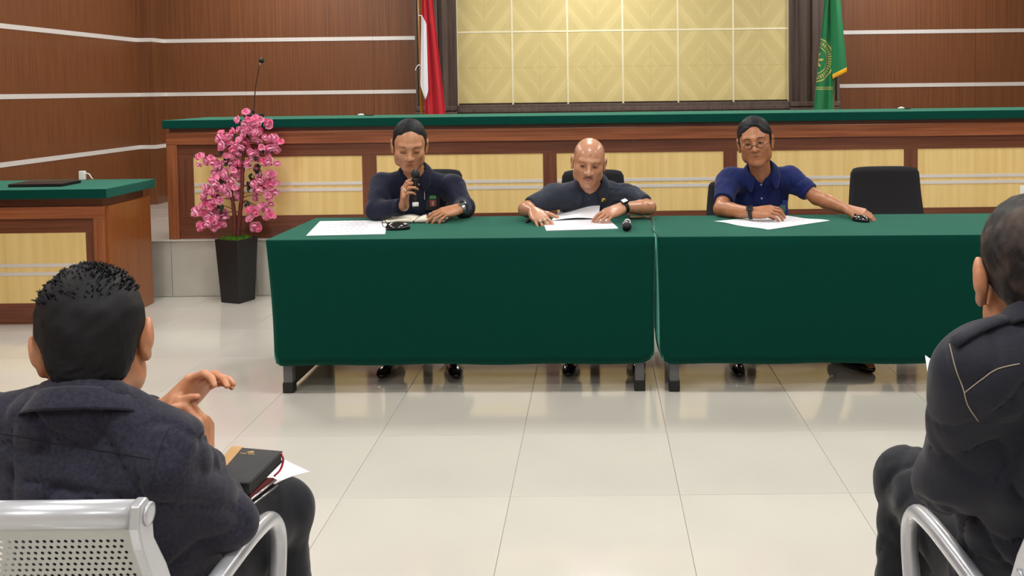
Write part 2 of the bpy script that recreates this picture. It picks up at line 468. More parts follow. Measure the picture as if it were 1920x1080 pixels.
# gooseneck microphone on the bench
p0 = at(476, 219, Y=7.0); p0.z = 1.253
gm = thing('gooseneck_microphone', 'thin gooseneck microphone standing on the raised bench behind the blossom tree', 'microphone', tuple(p0))
bm = new_bm(); add_box(bm, -.06, .06, -.05, .05, 0, .03, .008); obj('base', bm, dark_metal, gm)
tp = [at(475, 214, Y=7.0), at(477, 190, Y=7.0), at(479, 165, Y=7.0), at(483, 140, Y=7.0), at(486, 125, Y=7.0)]
tp = [q - p0 for q in tp]; tp[0] = Vector((-.003, 0, .02))
bm = new_bm(); add_tube(bm, curve_pts(tp), .0042, 8); obj('gooseneck', bm, mat('neck_brown', (66, 34, 28), .4), gm, True)
bm = new_bm(); add_tube(bm, [tp[0], tp[0] + Vector((0, 0, .055))], [.011, .006], 10); obj('stem_socket', bm, black_plastic, gm, True)
hd = at(489.5, 115.5, Y=7.0) - p0
bm = new_bm(); add_tube(bm, [tp[-1], hd], [.005, .0065], 8); obj('collar', bm, silver, gm, True)
bm = new_bm(); bmesh.ops.create_icosphere(bm, subdivisions=2, radius=.021, matrix=Matrix.Translation(hd + Vector((.004, 0, .008)))); obj('foam_head', bm, black_rubber, gm, True)
for (u, v, lab) in ((680, 216, 'small white and black cable end on the raised bench left of the red flag'), (1693, 205, 'small white and black cable end on the raised bench right of the green flag')):
    p0 = at(u, v, Y=7.1); p0.z = 1.253
    c = thing('cable_end', lab, 'cable', tuple(p0), group='cable ends on the bench top')
    bm = new_bm(); add_tube(bm, [(-.035, 0, .009), (-.01, 0, .011), (.01, 0, .009)], [.006, .009, .006], 10); obj('plug', bm, white_plastic, c, True)
    bm = new_bm(); add_tube(bm, curve_pts([(.01, 0, .009), (.03, .01, .006), (.05, .02, .005), (.07, .05, .005)]), .004, 8); obj('cord', bm, black_rubber, c, True)

# ================================================================== FLAGS
def cloth_sheet(rows, name, m, parent, thick=.004, uv=True):
    """rows: list of lists of points (grid) -> thin solid sheet"""
    bm = new_bm(); g = [[bm.verts.new(p) for p in r] for r in rows]
    uvl = bm.loops.layers.uv.new('UVMap'); nr, nc = len(g), len(g[0])
    for i in range(nr - 1):
        for j in range(nc - 1):
            f = bm.faces.new((g[i][j], g[i][j + 1], g[i + 1][j + 1], g[i + 1][j]))
            for lp_, (a, b) in zip(f.loops, ((i, j), (i, j + 1), (i + 1, j + 1), (i + 1, j))): lp_[uvl].uv = (b / (nc - 1), 1 - a / (nr - 1))
    o = obj(name, bm, m, parent, True)
    s = o.modifiers.new('solid', 'SOLIDIFY'); s.thickness = thick; s.offset = 0
    return o
FY = 8.45
fr = thing('national_flag', 'red and white flag hanging in folds from a pole behind the bench', 'flag', (at(790, 200, Y=FY).x, FY, PZ))
def pole(t, lean=0.0):
    bm = new_bm(); add_lathe(bm, [(.16, 0), (.16, .02), (.05, .05), (.02, .09)], seg=20); obj('stand', bm, dark_metal, t, True)
    bm = new_bm(); add_tube(bm, [(0, 0, .05), (0, 0, 2.35)], .016, 12); obj('pole', bm, pole_gold, t, True)
    bm = new_bm(); bmesh.ops.create_icosphere(bm, subdivisions=2, radius=.03, matrix=Matrix.Translation((0, 0, 2.37))); obj('finial', bm, gold, t, True)
pole(fr)
def fold_rows(left, right, depth, zs, nf, amp, base, ncol=40, ph=0):
    """left/right: functions of z giving x; folds in y"""
    rows = []
    for z in zs:
        a, b = left(z), right(z); r = []
        for k in range(ncol + 1):
            s = k / ncol
            r.append(Vector((a + (b - a) * s, FY - depth + amp * math.sin(nf * 2 * PI * s + ph) * (.4 + .6 * (zs[0] - z) / (zs[0] - zs[-1] + 1e-6)) , z)))
        rows.append([p - base for p in r])
    return rows
def X(u, v, Y=FY): return at(u, v, Y=Y).x
def Zz(u, v, Y=FY): return at(u, v, Y=Y).z
b0 = Vector(fr.location)
ztop = 2.70; zbt = 1.05
def rl(z): return X(792, 0) + (X(798, 215) - X(792, 0)) * min(1, max(0, (Zz(800, 0) - z) / (Zz(800, 0) - Zz(800, 215))))
def rr(z):
    t = (Zz(812, 0) - z) / (Zz(812, 0) - Zz(835, 215)); return X(812, 0) + (X(836, 215) - X(812, 0)) * t
zs = [ztop - (ztop - zbt) * k / 40 for k in range(41)]
cloth_sheet(fold_rows(rl, rr, .03, zs, 2.4, .022, b0), 'red_cloth', red_cloth, fr)
# white panel in front
zw0, zw1 = Zz(795, 33), Zz(797, 186)
rows = []
for k in range(25):
    t = k / 24; v = 33 + t * 153
    ul = 790.5 - 2.5 * t + (0 if t < .83 else (t - .83) / .17 * 9); ur = 799 + 4.5 * t - (0 if t < .9 else (t - .9) / .1 * 5) - (6 * max(0, .06 - t) / .06)
    vb = v
    r = []
    for j in range(11):
        s = j / 10; p = at(ul + (ur - ul) * s, vb - (0 if t > .1 else (1 - s) * 4), Y=FY - .075 + .012 * math.sin(s * 5)); r.append(p - b0)
    rows.append(r)
cloth_sheet(rows, 'white_cloth', white_cloth, fr)
bm = new_bm(); add_tube(bm, curve_pts([at(789, 123, Y=FY - .02) - b0, at(785, 122, Y=FY - .03) - b0, at(781, 126, Y=FY - .03) - b0, at(779, 132, Y=FY - .03) - b0]), .0045, 6); obj('tie_cord', bm, white_cloth, fr, True)
bm = new_bm(); add_tube(bm, [at(785, 29, Y=FY - .03) - b0, at(792, 29, Y=FY - .03) - b0], .0045, 6); obj('tie_cord', bm, white_cloth, fr, True)

# green institutional flag; its emblem is painted by UV (flat print on cloth)
def green_flag_mat():
    m = bpy.data.materials.new('green_flag'); m.use_nodes = True
    N = m.node_tree.nodes; L = m.node_tree.links; b = N['Principled BSDF']; b.inputs['Roughness'].default_value = .75
    b.inputs['Sheen Weight'].default_value = .2
    def mt(op, *a):
        n = N.new('ShaderNodeMath'); n.operation = op
        for i, x in enumerate(a):
            if isinstance(x, (int, float)): n.inputs[i].default_value = x
            else: L.new(x, n.inputs[i])
        return n.outputs[0]
    uv = N.new('ShaderNodeUVMap'); uv.uv_map = 'Print'; sp = N.new('ShaderNodeSeparateXYZ'); L.new(uv.outputs[0], sp.inputs[0])
    x, y = sp.outputs[0], sp.outputs[1]     # metres on the print, centred on the emblem
    r = mt('SQRT', mt('ADD', mt('MULTIPLY', x, x), mt('MULTIPLY', y, y)))
    def ring(r0, w): return mt('LESS_THAN', mt('ABSOLUTE', mt('SUBTRACT', r, r0)), w)
    ang = mt('ARCTAN2', y, x)
    letters = mt('MULTIPLY', ring(.160, .017), mt('GREATER_THAN', mt('SINE', mt('MULTIPLY', ang, 46.0)), -.1))
    star = mt('LESS_THAN', r, mt('ADD', .062, mt('MULTIPLY', mt('COSINE', mt('MULTIPLY', ang, 8.0)), .026)))
    shield = mt('LESS_THAN', mt('ADD', mt('MULTIPLY', mt('ABSOLUTE', x), 1.5), mt('ABSOLUTE', y)), .042)
    underline = mt('MULTIPLY', mt('LESS_THAN', mt('ABSOLUTE', mt('ADD', y, .262)), .004), mt('LESS_THAN', mt('ABSOLUTE', x), .2))
    underline2 = mt('MULTIPLY', mt('LESS_THAN', mt('ABSOLUTE', mt('ADD', y, .245)), .003), mt('LESS_THAN', mt('ABSOLUTE', x), .2))
    g = mt('MAXIMUM', mt('MAXIMUM', ring(.195, .006), ring(.125, .004)), mt('MAXIMUM', mt('MAXIMUM', letters, star), mt('MAXIMUM', underline, underline2)))
    mx = N.new('ShaderNodeMix'); mx.data_type = 'RGBA'; mx.inputs[6].default_value = lin((4, 118, 66)); mx.inputs[7].default_value = lin((190, 180, 96)); L.new(g, mx.inputs[0])
    m2 = N.new('ShaderNodeMix'); m2.data_type = 'RGBA'; m2.inputs[7].default_value = lin((110, 60, 40)); L.new(shield, m2.inputs[0]); L.new(mx.outputs[2], m2.inputs[6])
    L.new(m2.outputs[2], b.inputs['Base Color'])
    return m
green_flag = green_flag_mat()
fg = thing('green_flag', 'green flag with round gold emblem and yellow fringe hanging behind the bench', 'flag', (at(1562, 200, Y=FY).x, FY, PZ))
pole(fg); b1 = Vector(fg.location)
cu = 1545; ce_ = at(1543, 112, Y=FY)
def gl(z):
    t = (Zz(1545, 0) - z) / (Zz(1545, 0) - Zz(1525, 205)); return X(1545, 0) + (X(1525, 205) - X(1545, 0)) * t
def gr(z):
    t = (Zz(1573, 0) - z) / (Zz(1573, 0) - Zz(1588, 130)); return X(1573, 0) + (X(1587, 130) - X(1573, 0)) * min(t, 1)
def gr2(z): return X(1564, 140)
zsb = [2.70 - (2.70 - 1.05) * k / 44 for k in range(45)]
rows = fold_rows(gl, gr2, .03, zsb, 2.2, .020, b1, 40, .6)
o = cloth_sheet(rows, 'flag_cloth', green_flag, fg)
def print_uv(o, base, stretch):
    me = o.data; l = me.uv_layers.new(name='Print')
    for lp_ in me.loops:
        p = me.vertices[lp_.vertex_index].co + base
        l.data[lp_.index].uv = ((p.x - (ce_.x - .075)) * stretch, p.z - ce_.z)
print_uv(o, b1, 1.25)
# front fall with the fringe
zend = Zz(1575, 140); rows = []
for k in range(31):
    t = k / 30; r = []
    for j in range(17):
        s = j / 16
        v = t * (145 - 13 * s) - 60 * (1 - t); ul = 1556 + 4 * t; ur = 1570 + 18 * max(0, (v + 60) / 190)
        u = ul + (ur - ul) * s
        r.append(at(u, v, Y=FY - .07 + .014 * math.sin(s * 7 + 1)) - b1)
    rows.append(r)
o = cloth_sheet(rows, 'flag_fall', green_flag, fg); 
l = o.data.uv_layers.new(name='Print')
for q in l.data: q.uv = (3, 3)
rows = []
for k in range(4):
    r = []
    for j in range(17):
        s = j / 16; u = 1561 + 26.5 * s; v = 139.5 - 13 * s + k / 3 * 8.5
        r.append(at(u, v, Y=FY - .074 + .014 * math.sin(s * 7 + 1)) - b1)
    rows.append(r)
cloth_sheet(rows, 'fringe', gold_fringe, fg, .006)

# ================================================================== TABLES
TZ = .745
def table(name, label, A, B, depth, n_label):
    """A,B: front corners on the floor plan (Vector xy)"""
    A = Vector(A); B = Vector(B); L_ = (B - A).length; ang = math.atan2(B.y - A.y, B.x - A.x)
    t = thing(name, label, 'table', (A.x, A.y, 0), ang)
    box('tabletop', mat('laminate', (150, 140, 125), .5), t, .01, L_ - .01, .01, depth - .01, TZ - .035, TZ - .006, .003)
    for x0 in (.045, L_ - .045 - .045):
        inward = 1 if x0 < L_ / 2 else -1
        for y in (.03, depth - .075): box('leg', grey_metal, t, x0, x0 + .045, y, y + .045, .045, TZ - .035, .004)
        bm = new_bm()      # web plate between the two legs with an arched lower edge
        pts = [(.07, .05), (.08, .05)]
        for k in range(1, 7): pts.append((.08 + .07 * k / 6, .05 - .035 * math.sin(k / 6 * PI / 2)))
        pts += [(depth - .15, .015), (depth - .08, .05), (depth - .08, TZ - .05), (.07, TZ - .05)]
        add_prism(bm, pts, 'x', x0 + .018, x0 + .026); obj('web_plate', bm, dark_metal, t)
        for y in (.026, depth - .079): box('foot_cap', black_rubber, t, x0 - .004, x0 + .049, y, y + .053, 0, .052, .006)
    box('stretcher', grey_metal, t, .1, L_ - .1, depth - .07, depth - .045, .35, .40)
    # fitted felt cloth: thing of its own, draped over top, front and ends
    bm = new_bm(); nx, o_ = 60, .012
    hem = [.150 - .0 * 1 + .004 * math.sin(i * .7 + L_) for i in range(nx + 1)]
    rows = []
    zs = [k / 14 for k in range(15)]
    def pt(u, s):    # u along the skirt path (left end -> front -> right end), s down
        zt = TZ; path = [(-o_, depth + o_), (-o_, -o_), (L_ + o_, -o_), (L_ + o_, depth + o_)]
        return None
    # skirt path points
    P = []
    R_ = .022
    for k in range(9): P.append((-o_, depth + o_ - (depth + o_ * 2 - R_) * k / 8, 'L'))
    for k in range(1, 6): a = PI + k * PI / 12; P.append((-o_ + R_ + R_ * math.cos(a), -o_ + R_ + R_ * math.sin(a), 'C'))
    for k in range(nx + 1): P.append((-o_ + R_ + (L_ + 2 * o_ - 2 * R_) * k / nx, -o_, 'F'))
    for k in range(1, 6): a = -PI / 2 + k * PI / 12; P.append((L_ + o_ - R_ + R_ * math.cos(a), -o_ + R_ + R_ * math.sin(a), 'C'))
    for k in range(9): P.append((L_ + o_, -o_ + R_ + (depth + 2 * o_ - R_) * k / 8, 'R'))
    inner_side = 1 if A.x < 0 else -1      # the end that faces the other table curls in less
    grid = []
    for i, (x, y, kind) in enumerate(P):
        col = []
        zb = .148 + .003 * math.sin(i * .35)
        e = min(abs(x + o_), abs(x - L_ - o_))
        if kind in 'FC' and e < .07: zb += .035 * (1 - e / .07) ** 2
        if kind in 'LR': zb += .035
        for s in zs:
            z = TZ - .006 - (TZ - .006 - zb) * s
            ox = oy = 0
            if kind == 'F': oy = -.004 * math.sin(x * 5.1 + 1) * s - .006 * s
            if kind in 'LR' or (kind == 'C'):
                sg = -1 if x < L_ / 2 else 1
                ox = -sg * (.010 if sg == inner_side else .026) * math.sin(min(1, s * 1.1) * PI * .5) * (1 - min(1, max(0, y) / .22))
            if kind == 'F' and e < .10: 
                sg = -1 if x < L_ / 2 else 1; ox = -sg * (.010 if sg == inner_side else .026) * math.sin(min(1, s * 1.1) * PI * .5) * (1 - e / .10)
            col.append(bm.verts.new((x + ox, y + oy, z)))
        grid.append(col)
    for a, b in zip(grid, grid[1:]):
        for k in range(14): bm.faces.new((a[k], b[k], b[k + 1], a[k + 1]))
    # top rim to flat top
    inner = [bm.verts.new((min(max(x, -o_ + .006), L_ + o_ - .006), max(y, -o_ + .006), TZ)) for x, y, k in P]
    for i in range(len(P) - 1): bm.faces.new((grid[i][0], inner[i], inner[i + 1], grid[i + 1][0]))
    bm.faces.new(inner)
    return t, bm, (A, ang, L_)
T1 = table('folding_table', 'left folding table on grey legs under a green felt cloth', (-1.555, 4.415), (.262, 4.385), .74, '')
T2 = table('folding_table', 'right folding table on grey legs under a green felt cloth', (.290, 4.375), (2.09, 4.315), .70, '')
CL = []
for (t, bm, (A, ang, L_)), lab in ((T1, 'green felt cloth fitted over the left table'), (T2, 'green felt cloth fitted over the right table, beside the empty chair')):
    bm.normal_update()
    o = obj('tablecloth', bm, felt, None, True); o.location = t.location; o.rotation_euler = t.rotation_euler
    s = o.modifiers.new('solid', 'SOLIDIFY'); s.thickness = .003; s.offset = -1
    me = o.data
    tag(o, lab, 'tablecloth', 'green felt tablecloths'); CL.append(o)
    for p in me.polygons:
        if abs(p.normal.z) > .95: p.use_smooth = False
TOP = TZ + .0012
# ================================================================== SMOOTH BODIES: signed-distance field -> one continuous mesh
class Vol:
    def __init__(s, lo, hi, h):
        s.lo = np.array(lo, np.float32); s.h = h
        s.n = np.ceil((np.array(hi) - np.array(lo)) / h).astype(int) + 1
        s.F = np.full(s.n, 9.0, np.float32)
    def _reg(s, lo, hi, pad):
        a = np.maximum(np.floor((np.array(lo) - pad - s.lo) / s.h).astype(int), 0)
        b = np.minimum(np.ceil((np.array(hi) + pad - s.lo) / s.h).astype(int) + 1, s.n)
        if (b <= a).any(): return None, None
        ax = [s.lo[i] + s.h * np.arange(a[i], b[i], dtype=np.float32) for i in range(3)]
        P = np.stack(np.meshgrid(*ax, indexing='ij'), -1)
        return tuple(slice(a[i], b[i]) for i in range(3)), P
    def _mix(s, sl, d, k, mode):
        F = s.F[sl]
        if mode == 'add':
            h = np.maximum(k - np.abs(F - d), 0) / k if k > 0 else 0
            s.F[sl] = np.minimum(F, d) - h * h * k * .25
        else:
            d = -d; h = np.maximum(k - np.abs(F - d), 0) / k if k > 0 else 0
            s.F[sl] = np.maximum(F, d) + h * h * k * .25
    def ball(s, c, r, k=.01, mode='add'): s.ell(c, (r, r, r), None, k, mode)
    def ell(s, c, r, R=None, k=.01, mode='add', cut=None, noise=None):
        c = np.array(c, np.float32); r = np.array(r, np.float32); m = r.max()
        sl, P = s._reg(c - m, c + m, k + 3 * s.h)
        if sl is None: return
        Q = P - c
        if R is not None: Q = Q @ np.array(R, np.float32)      # columns of R are local axes
        k0 = np.linalg.norm(Q / r, axis=-1); k1 = np.linalg.norm(Q / (r * r), axis=-1) + 1e-9
        d = k0 * (k0 - 1) / k1
        d = np.where(k0 < 1e-3, -r.min(), d)
        if noise is not None: d = d + noise(P)
        if cut is not None:
            for f in cut: d = np.maximum(d, f(P))
        s._mix(sl, d, k, mode)
    def cone(s, a, b, ra, rb, k=.01, mode='add', cut=None, noise=None, flat=None):
        a = np.array(a, np.float32); b = np.array(b, np.float32); m = max(ra, rb)
        sl, P = s._reg(np.minimum(a, b) - m, np.maximum(a, b) + m, k + 3 * s.h)
        if sl is None: return
        ab = b - a; L2 = float(ab @ ab) + 1e-12
        Q = P - a; t = np.clip(Q @ ab / L2, 0, 1)
        D = Q - t[..., None] * ab
        if flat is not None:
            ax, sc = flat; ax = np.array(ax, np.float32); ax = ax / np.linalg.norm(ax); pj = D @ ax
            D = D + (pj * (1 / sc - 1))[..., None] * ax
        d = np.linalg.norm(D, axis=-1) - (ra + (rb - ra) * t)
        if noise is not None: d = d + noise(P)
        if cut is not None:
            for f in cut: d = np.maximum(d, f(P))
        s._mix(sl, d, k, mode)
    def mesh(s):
        F = s.F; neg = F < 0
        n = np.array(F.shape)
        cs = [(i, j, k) for i in (0, 1) for j in (0, 1) for k in (0, 1)]
        cnt = np.zeros(n - 1, np.int8)
        for c in cs: cnt += neg[c[0]:n[0] - 1 + c[0], c[1]:n[1] - 1 + c[1], c[2]:n[2] - 1 + c[2]]
        cell = np.argwhere((cnt > 0) & (cnt < 8))
        ids = np.full(n - 1, -1, np.int64); ids[tuple(cell.T)] = np.arange(len(cell))
        acc = np.zeros((len(cell), 3)); w = np.zeros(len(cell))
        val = {c: F[cell[:, 0] + c[0], cell[:, 1] + c[1], cell[:, 2] + c[2]].astype(np.float64) for c in cs}
        for a in cs:
            for ax in range(3):
                if a[ax]: continue
                b = list(a); b[ax] = 1; b = tuple(b)
                va, vb = val[a], val[b]; m = (va < 0) != (vb < 0)
                t = np.where(m, va / np.where(va == vb, 1, va - vb), 0)
                p = np.array(a, float)[None, :].repeat(len(cell), 0); p[:, ax] = t
                acc += p * m[:, None]; w += m
        V = s.lo + (cell + acc / w[:, None]) * s.h
        quads = []
        for ax in range(3):
            sl0 = [slice(1, n[i] - 1) for i in range(3)]; sl1 = list(sl0)
            sl0[ax] = slice(0, n[ax] - 1); sl1[ax] = slice(1, n[ax])
            A = neg[tuple(sl0)]; B = neg[tuple(sl1)]
            e = np.argwhere(A != B); off = np.array([1, 1, 1]); off[ax] = 0
            flip = A[tuple(e.T)]
            e = e + off
            u, v = (ax + 1) % 3, (ax + 2) % 3
            du = np.zeros(3, int); du[u] = 1; dv = np.zeros(3, int); dv[v] = 1
            q = np.stack([ids[tuple((e - du - dv).T)], ids[tuple((e - dv).T)], ids[tuple(e.T)], ids[tuple((e - du).T)]], 1)
            q[~flip] = q[~flip][:, ::-1]
            quads.append(q)
        return V, np.concatenate(quads)
def np_mesh(name, V, Q, m, parent, tint=None, relax=1):
    # light smoothing removes voxel stepping
    if relax:
        E_ = np.concatenate([Q[:, [0, 1]], Q[:, [1, 2]], Q[:, [2, 3]], Q[:, [3, 0]]])
        for _ in range(relax):
            acc = np.zeros_like(V); c = np.zeros(len(V))
            for i in range(3): acc[:, i] = np.bincount(E_[:, 0], V[E_[:, 1], i], len(V)) + np.bincount(E_[:, 1], V[E_[:, 0], i], len(V))
            c = np.bincount(E_[:, 0], minlength=len(V)) + np.bincount(E_[:, 1], minlength=len(V))
            V = V * .62 + .38 * acc / np.maximum(c, 1)[:, None]
    me = bpy.data.meshes.new(name)
    me.vertices.add(len(V)); me.vertices.foreach_set('co', V.astype(np.float32).ravel())
    me.loops.add(Q.size); me.loops.foreach_set('vertex_index', Q.astype(np.int32).ravel())
    me.polygons.add(len(Q)); me.polygons.foreach_set('loop_start', np.arange(0, Q.size, 4, dtype=np.int32))
    me.update(calc_edges=True); me.validate()
    me.polygons.foreach_set('use_smooth', [True] * len(me.polygons))
    me.materials.append(m)
    if tint is not None:
        a = me.color_attributes.new('tint', 'FLOAT_COLOR', 'POINT')
        c = np.ones((len(me.vertices), 4), np.float32); T_ = tint(V); c[:, :3] = T_
        a.data.foreach_set('color', c.ravel())
    o = bpy.data.objects.new(name, me); COL.objects.link(o); o.parent = parent
    return o
def wob(seed, freq, amp):
    r = np.random.RandomState(seed); K = []
    for _ in range(7):
        d = r.normal(size=3); d /= np.linalg.norm(d); K.append((d * freq * r.uniform(.6, 1.6) * 2 * PI, r.uniform(0, 6.28)))
    def f(P):
        a = 0
        for k, ph in K: a = a + np.sin(P @ k.astype(np.float32) + ph)
        return (a * amp / 3).astype(np.float32)
    return f
def crease(seed, freq, amp):
    r = np.random.RandomState(seed); K = []
    for _ in range(4):
        d = r.normal(size=3); d[2] = abs(d[2]) + .5; d /= np.linalg.norm(d); e = r.normal(size=3); e /= np.linalg.norm(e)
        K.append(((d * freq * r.uniform(.7, 1.4) * PI).astype(np.float32), (e * freq * 1.3 * PI).astype(np.float32), (r.normal(size=3) * 5).astype(np.float32), r.uniform(0, 6)))
    def f(P):
        a = 0
        for k, k2, k3, ph in K:
            a = a + (1 - np.abs(np.sin(P @ k + 1.3 * np.sin(P @ k2) + ph))) ** 5 * np.clip(np.sin(P @ k3 + ph), 0, 1)
        return (np.minimum(a, 1.0) * amp).astype(np.float32)
    return f
def V3(p): return np.array((p[0], p[1], p[2]), float)
def unit(v): v = np.array(v, float); return v / (np.linalg.norm(v) + 1e-12)
def plane(p, n):
    """keeps the side where (x-p).n < 0"""
    p = np.array(p, np.float32); n = unit(n).astype(np.float32)
    return lambda P: (P - p) @ n
def head_frame(c, yaw=0, pitch=0, roll=0, s=1.0, face=-1):
    """local: x = image right for a face looking at -Y, y = back of head, z = up. yaw>0 turns the face to +x, pitch>0 looks down"""
    R = Matrix.Rotation(yaw, 3, 'Z') @ Matrix.Rotation(pitch, 3, 'X') @ Matrix.Rotation(roll, 3, 'Y')
    if face > 0: R = Matrix.Rotation(PI, 3, 'Z') @ R
    return dict(c=V3(c), R=np.array(R), s=s)
def HL(H, p): return H['c'] + H['R'] @ (np.array(p, float) * H['s'])
def add_head(v, H, detail=True, lids=False, wide=1.0, chin=1.0, ears=1.0):
    s = H['s']; R = H['R']; L = lambda *p: HL(H, p)
    def E(c, r, k=.012, mode='add'): v.ell(L(*c), [q * s for q in r], R, k * s, mode)
    def C_(a, b, ra, rb, k=.012, mode='add'): v.cone(L(*a), L(*b), ra * s, rb * s, k * s, mode)
    E((0, .018, .040), (.077 * wide, .096, .083))
    E((0, -.030, .010), (.068 * wide, .066, .088), .03)
    E((0, -.028, -.045), (.0655 * wide, .064, .070 * chin), .03)
    E((0, -.062, -.098 * chin), (.036 * wide, .028, .023), .025)
    for sx in (-1, 1):
        E((sx * .053 * wide, -.014, -.066 * chin), (.020, .032, .030), .025)
        E((sx * .043 * wide, -.060, -.022), (.024, .024, .020), .02)
        C_((sx * .010, -.092, .026), (sx * .046, -.078, .028), .010, .008, .014)
        E((sx * .031, -.104, .004), (.017, .016, .011), .012, 'sub')
        E((sx * .031, -.079, .002), (.0165, .0145, .0125), .004)         # lidded eye
        if not lids: C_((sx * .020, -.0965, .0015), (sx * .043, -.0905, .0015), .0022, .0022, .002, 'sub')
        else: C_((sx * .020, -.0955, -.004), (sx * .043, -.0895, -.004), .0016, .0016, .002, 'sub')
        E((sx * .0165, -.1035, -.034), (.0105, .012, .0092), .007)         # nostril wing
        C_((sx * .026, -.101, -.038), (sx * .036, -.088, -.066), .0022, .0022, .009, 'sub')
        E((sx * .0075, -.110, -.0425), (.0042, .006, .004), .003, 'sub')
        # ear
        ex = sx * (.077 * wide + .004)
        E((ex, .012, -.008), (.009 * ears, .021, .034), .006)
        E((ex + sx * .008 * ears, .019, .004), (.007, .017, .027), .008)
        E((ex + sx * .008, .004, -.006), (.007, .010, .016), .006, 'sub')
        E((ex + sx * .001, .006, -.036), (.007, .009, .010), .008)
    C_((0, -.090, .016), (0, -.112, -.026), .0085, .0115, .012)
    E((0, -.116, -.031), (.0130, .012, .0115), .008)
    # mouth
    C_((-.018, -.087, -.0625), (.018, -.087, -.0625), .0065, .0065, .008)
    E((0, -.092, -.0605), (.014, .008, .006), .008)
    C_((-.015, -.086, -.073), (.015, -.086, -.073), .0075, .0075, .008)
    C_((-.023, -.0945, -.0675), (.023, -.0945, -.0675), .0018, .0018, .003, 'sub')
def skin_tint(H, stubble=None, lips=(.70, .48, .46), sunspot=None, cap=None):
    def f(V):
        Q = ((V - H['c']) @ H['R']) / H['s']
        T = np.ones((len(V), 3))
        def blob(c, r, col, hard=2.0):
            nonlocal T
            d = np.sqrt((((Q - np.array(c)) / np.array(r)) ** 2).sum(1)); w = np.clip((1 - d) * hard, 0, 1)[:, None]
            T = T * (1 - w) + T * np.array(col) * w
        blob((0, -.094, -.068), (.024, .02, .0125), lips)
        for sx in (-1, 1):
            blob((sx * .032, -.09, .000), (.023, .03, .014), (.62, .54, .50))  # shade of the eye sockets, painted into the skin colour
            blob((sx * .0075, -.111, -.043), (.006, .008, .0045), (.3, .22, .2))
        if sunspot: blob((.001, -.085, .062), (.008, .03, .008), (.62, .5, .45))
        if stubble: stubble(Q, blob)
        if cap is not None: T = cap(Q, T)
        return T
    return f
def add_hand(v, wrist, d, nrm, thumb, side=1, curl=(.3, .35, .4, .45), spread=.05, s=1.0, thumb_dir=None, thumb_curl=.3, kmul=1.0):
    """wrist point, d: wrist->knuckles, nrm: back-of-hand normal, side: +1 when the thumb lies on the cross(d,nrm) side. thumb unused placeholder"""
    w = V3(wrist); d = unit(d); n = unit(np.array(nrm, float) - d * np.dot(nrm, d)); t = np.cross(d, n) * side     # towards the thumb
    K = []
    offs = (.031, .0105, -.0105, -.030); base = (.088, .092, .087, .078); ln = ((.042, .026, .020), (.046, .029, .021), (.042, .027, .020), (.033, .021, .018)); rad = (.0092, .0094, .0088, .0078)
    for i in range(4):
        k = w + d * base[i] * s + t * offs[i] * s + n * .002 * s
        m0 = w + d * .012 * s + t * offs[i] * .62 * s
        v.cone(m0, k, .0150 * s, .0118 * s, .014 * s)
        a = spread * (1.5 - i); fd = unit(d * math.cos(a) + t * math.sin(a))
        p = k; ang = 0
        for j in range(3):
            ang += curl[i] * (.8 if j == 0 else 1.1 if j == 1 else .75)
            q = p + (fd * math.cos(ang) - n * math.sin(ang)) * ln[i][j] * s
            r0 = rad[i] * s * (1.0, .93, .86)[j]; r1 = rad[i] * s * (.93, .86, .74)[j]
            v.cone(p, q, r0, r1, .0035 * s); p = q
    v.ell(w + d * .045 * s - n * .004 * s, (.040 * s, .046 * s, .016 * s), np.stack([t, d, n], 1), .014 * s)
    # thumb from the side of the palm near its base
    b = w + d * .022 * s + t * .026 * s - n * .006 * s
    td = unit(thumb_dir) if thumb_dir is not None else unit(d * .75 + t * .6 - n * .25)
    m1 = b + td * .042 * s; f2 = unit(td * math.cos(thumb_curl) + unit(d - t * .5 - n * .35) * math.sin(thumb_curl))
    v.cone(w + d * .012 * s + t * .012 * s, m1, .0165 * s, .0118 * s, .012 * s)
    m2 = m1 + f2 * .032 * s; v.cone(m1, m2, .0112 * s, .0102 * s, .006 * s)
    m3 = m2 + f2 * .024 * s; v.cone(m2, m3, .0102 * s, .0082 * s, .003 * s)
def lerp(a, b, t): return V3(a) * (1 - t) + V3(b) * t

skin_a = mat('skin_tan', (190, 138, 104), .42, vcol='tint', sss=.12, noise=((180, 126, 92), (26, 26, 26), 3, .35, .65), bump=((240, 240, 240), .12, .002))
skin_b = mat('skin_warm', (192, 140, 110), .33, vcol='tint', sss=.12, noise=((180, 126, 95), (26, 26, 26), 3, .35, .65), bump=((240, 240, 240), .10, .002), coat=.15)
skin_c = mat('skin_brown', (176, 120, 84), .42, vcol='tint', sss=.12, noise=((164, 108, 74), (26, 26, 26), 3, .35, .65), bump=((240, 240, 240), .12, .002))
skin_d = mat('skin_light_brown', (200, 142, 106), .45, vcol='tint', sss=.12, noise=((186, 126, 92), (26, 26, 26), 3, .35, .65), bump=((240, 240, 240), .12, .002))
def cloth_mat(name, rgb, rgb2, rough=.85, b=1.0, sheen=.1, fold=9):
    return mat(name, rgb, rough, sheen=sheen, spec=.25, noise=(rgb2, (160, 160, 160), 3, .3, .7), bump=((fold, fold, fold * .6), b, .03))
shirt_navy = cloth_mat('navy_shirt', (20, 25, 50), (14, 18, 38))
shirt_slate = cloth_mat('slate_shirt', (48, 54, 68), (40, 45, 58))
shirt_blue = cloth_mat('blue_shirt', (16, 32, 92), (12, 25, 74))
shirt_char = cloth_mat('charcoal_linen_shirt', (45, 44, 60), (27, 27, 39), fold=7)
jacket = cloth_mat('black_jacket', (27, 29, 43), (20, 22, 33), .7, fold=7)
trousers_m = cloth_mat('dark_trousers', (20, 22, 32), (15, 17, 25), .75, fold=7)

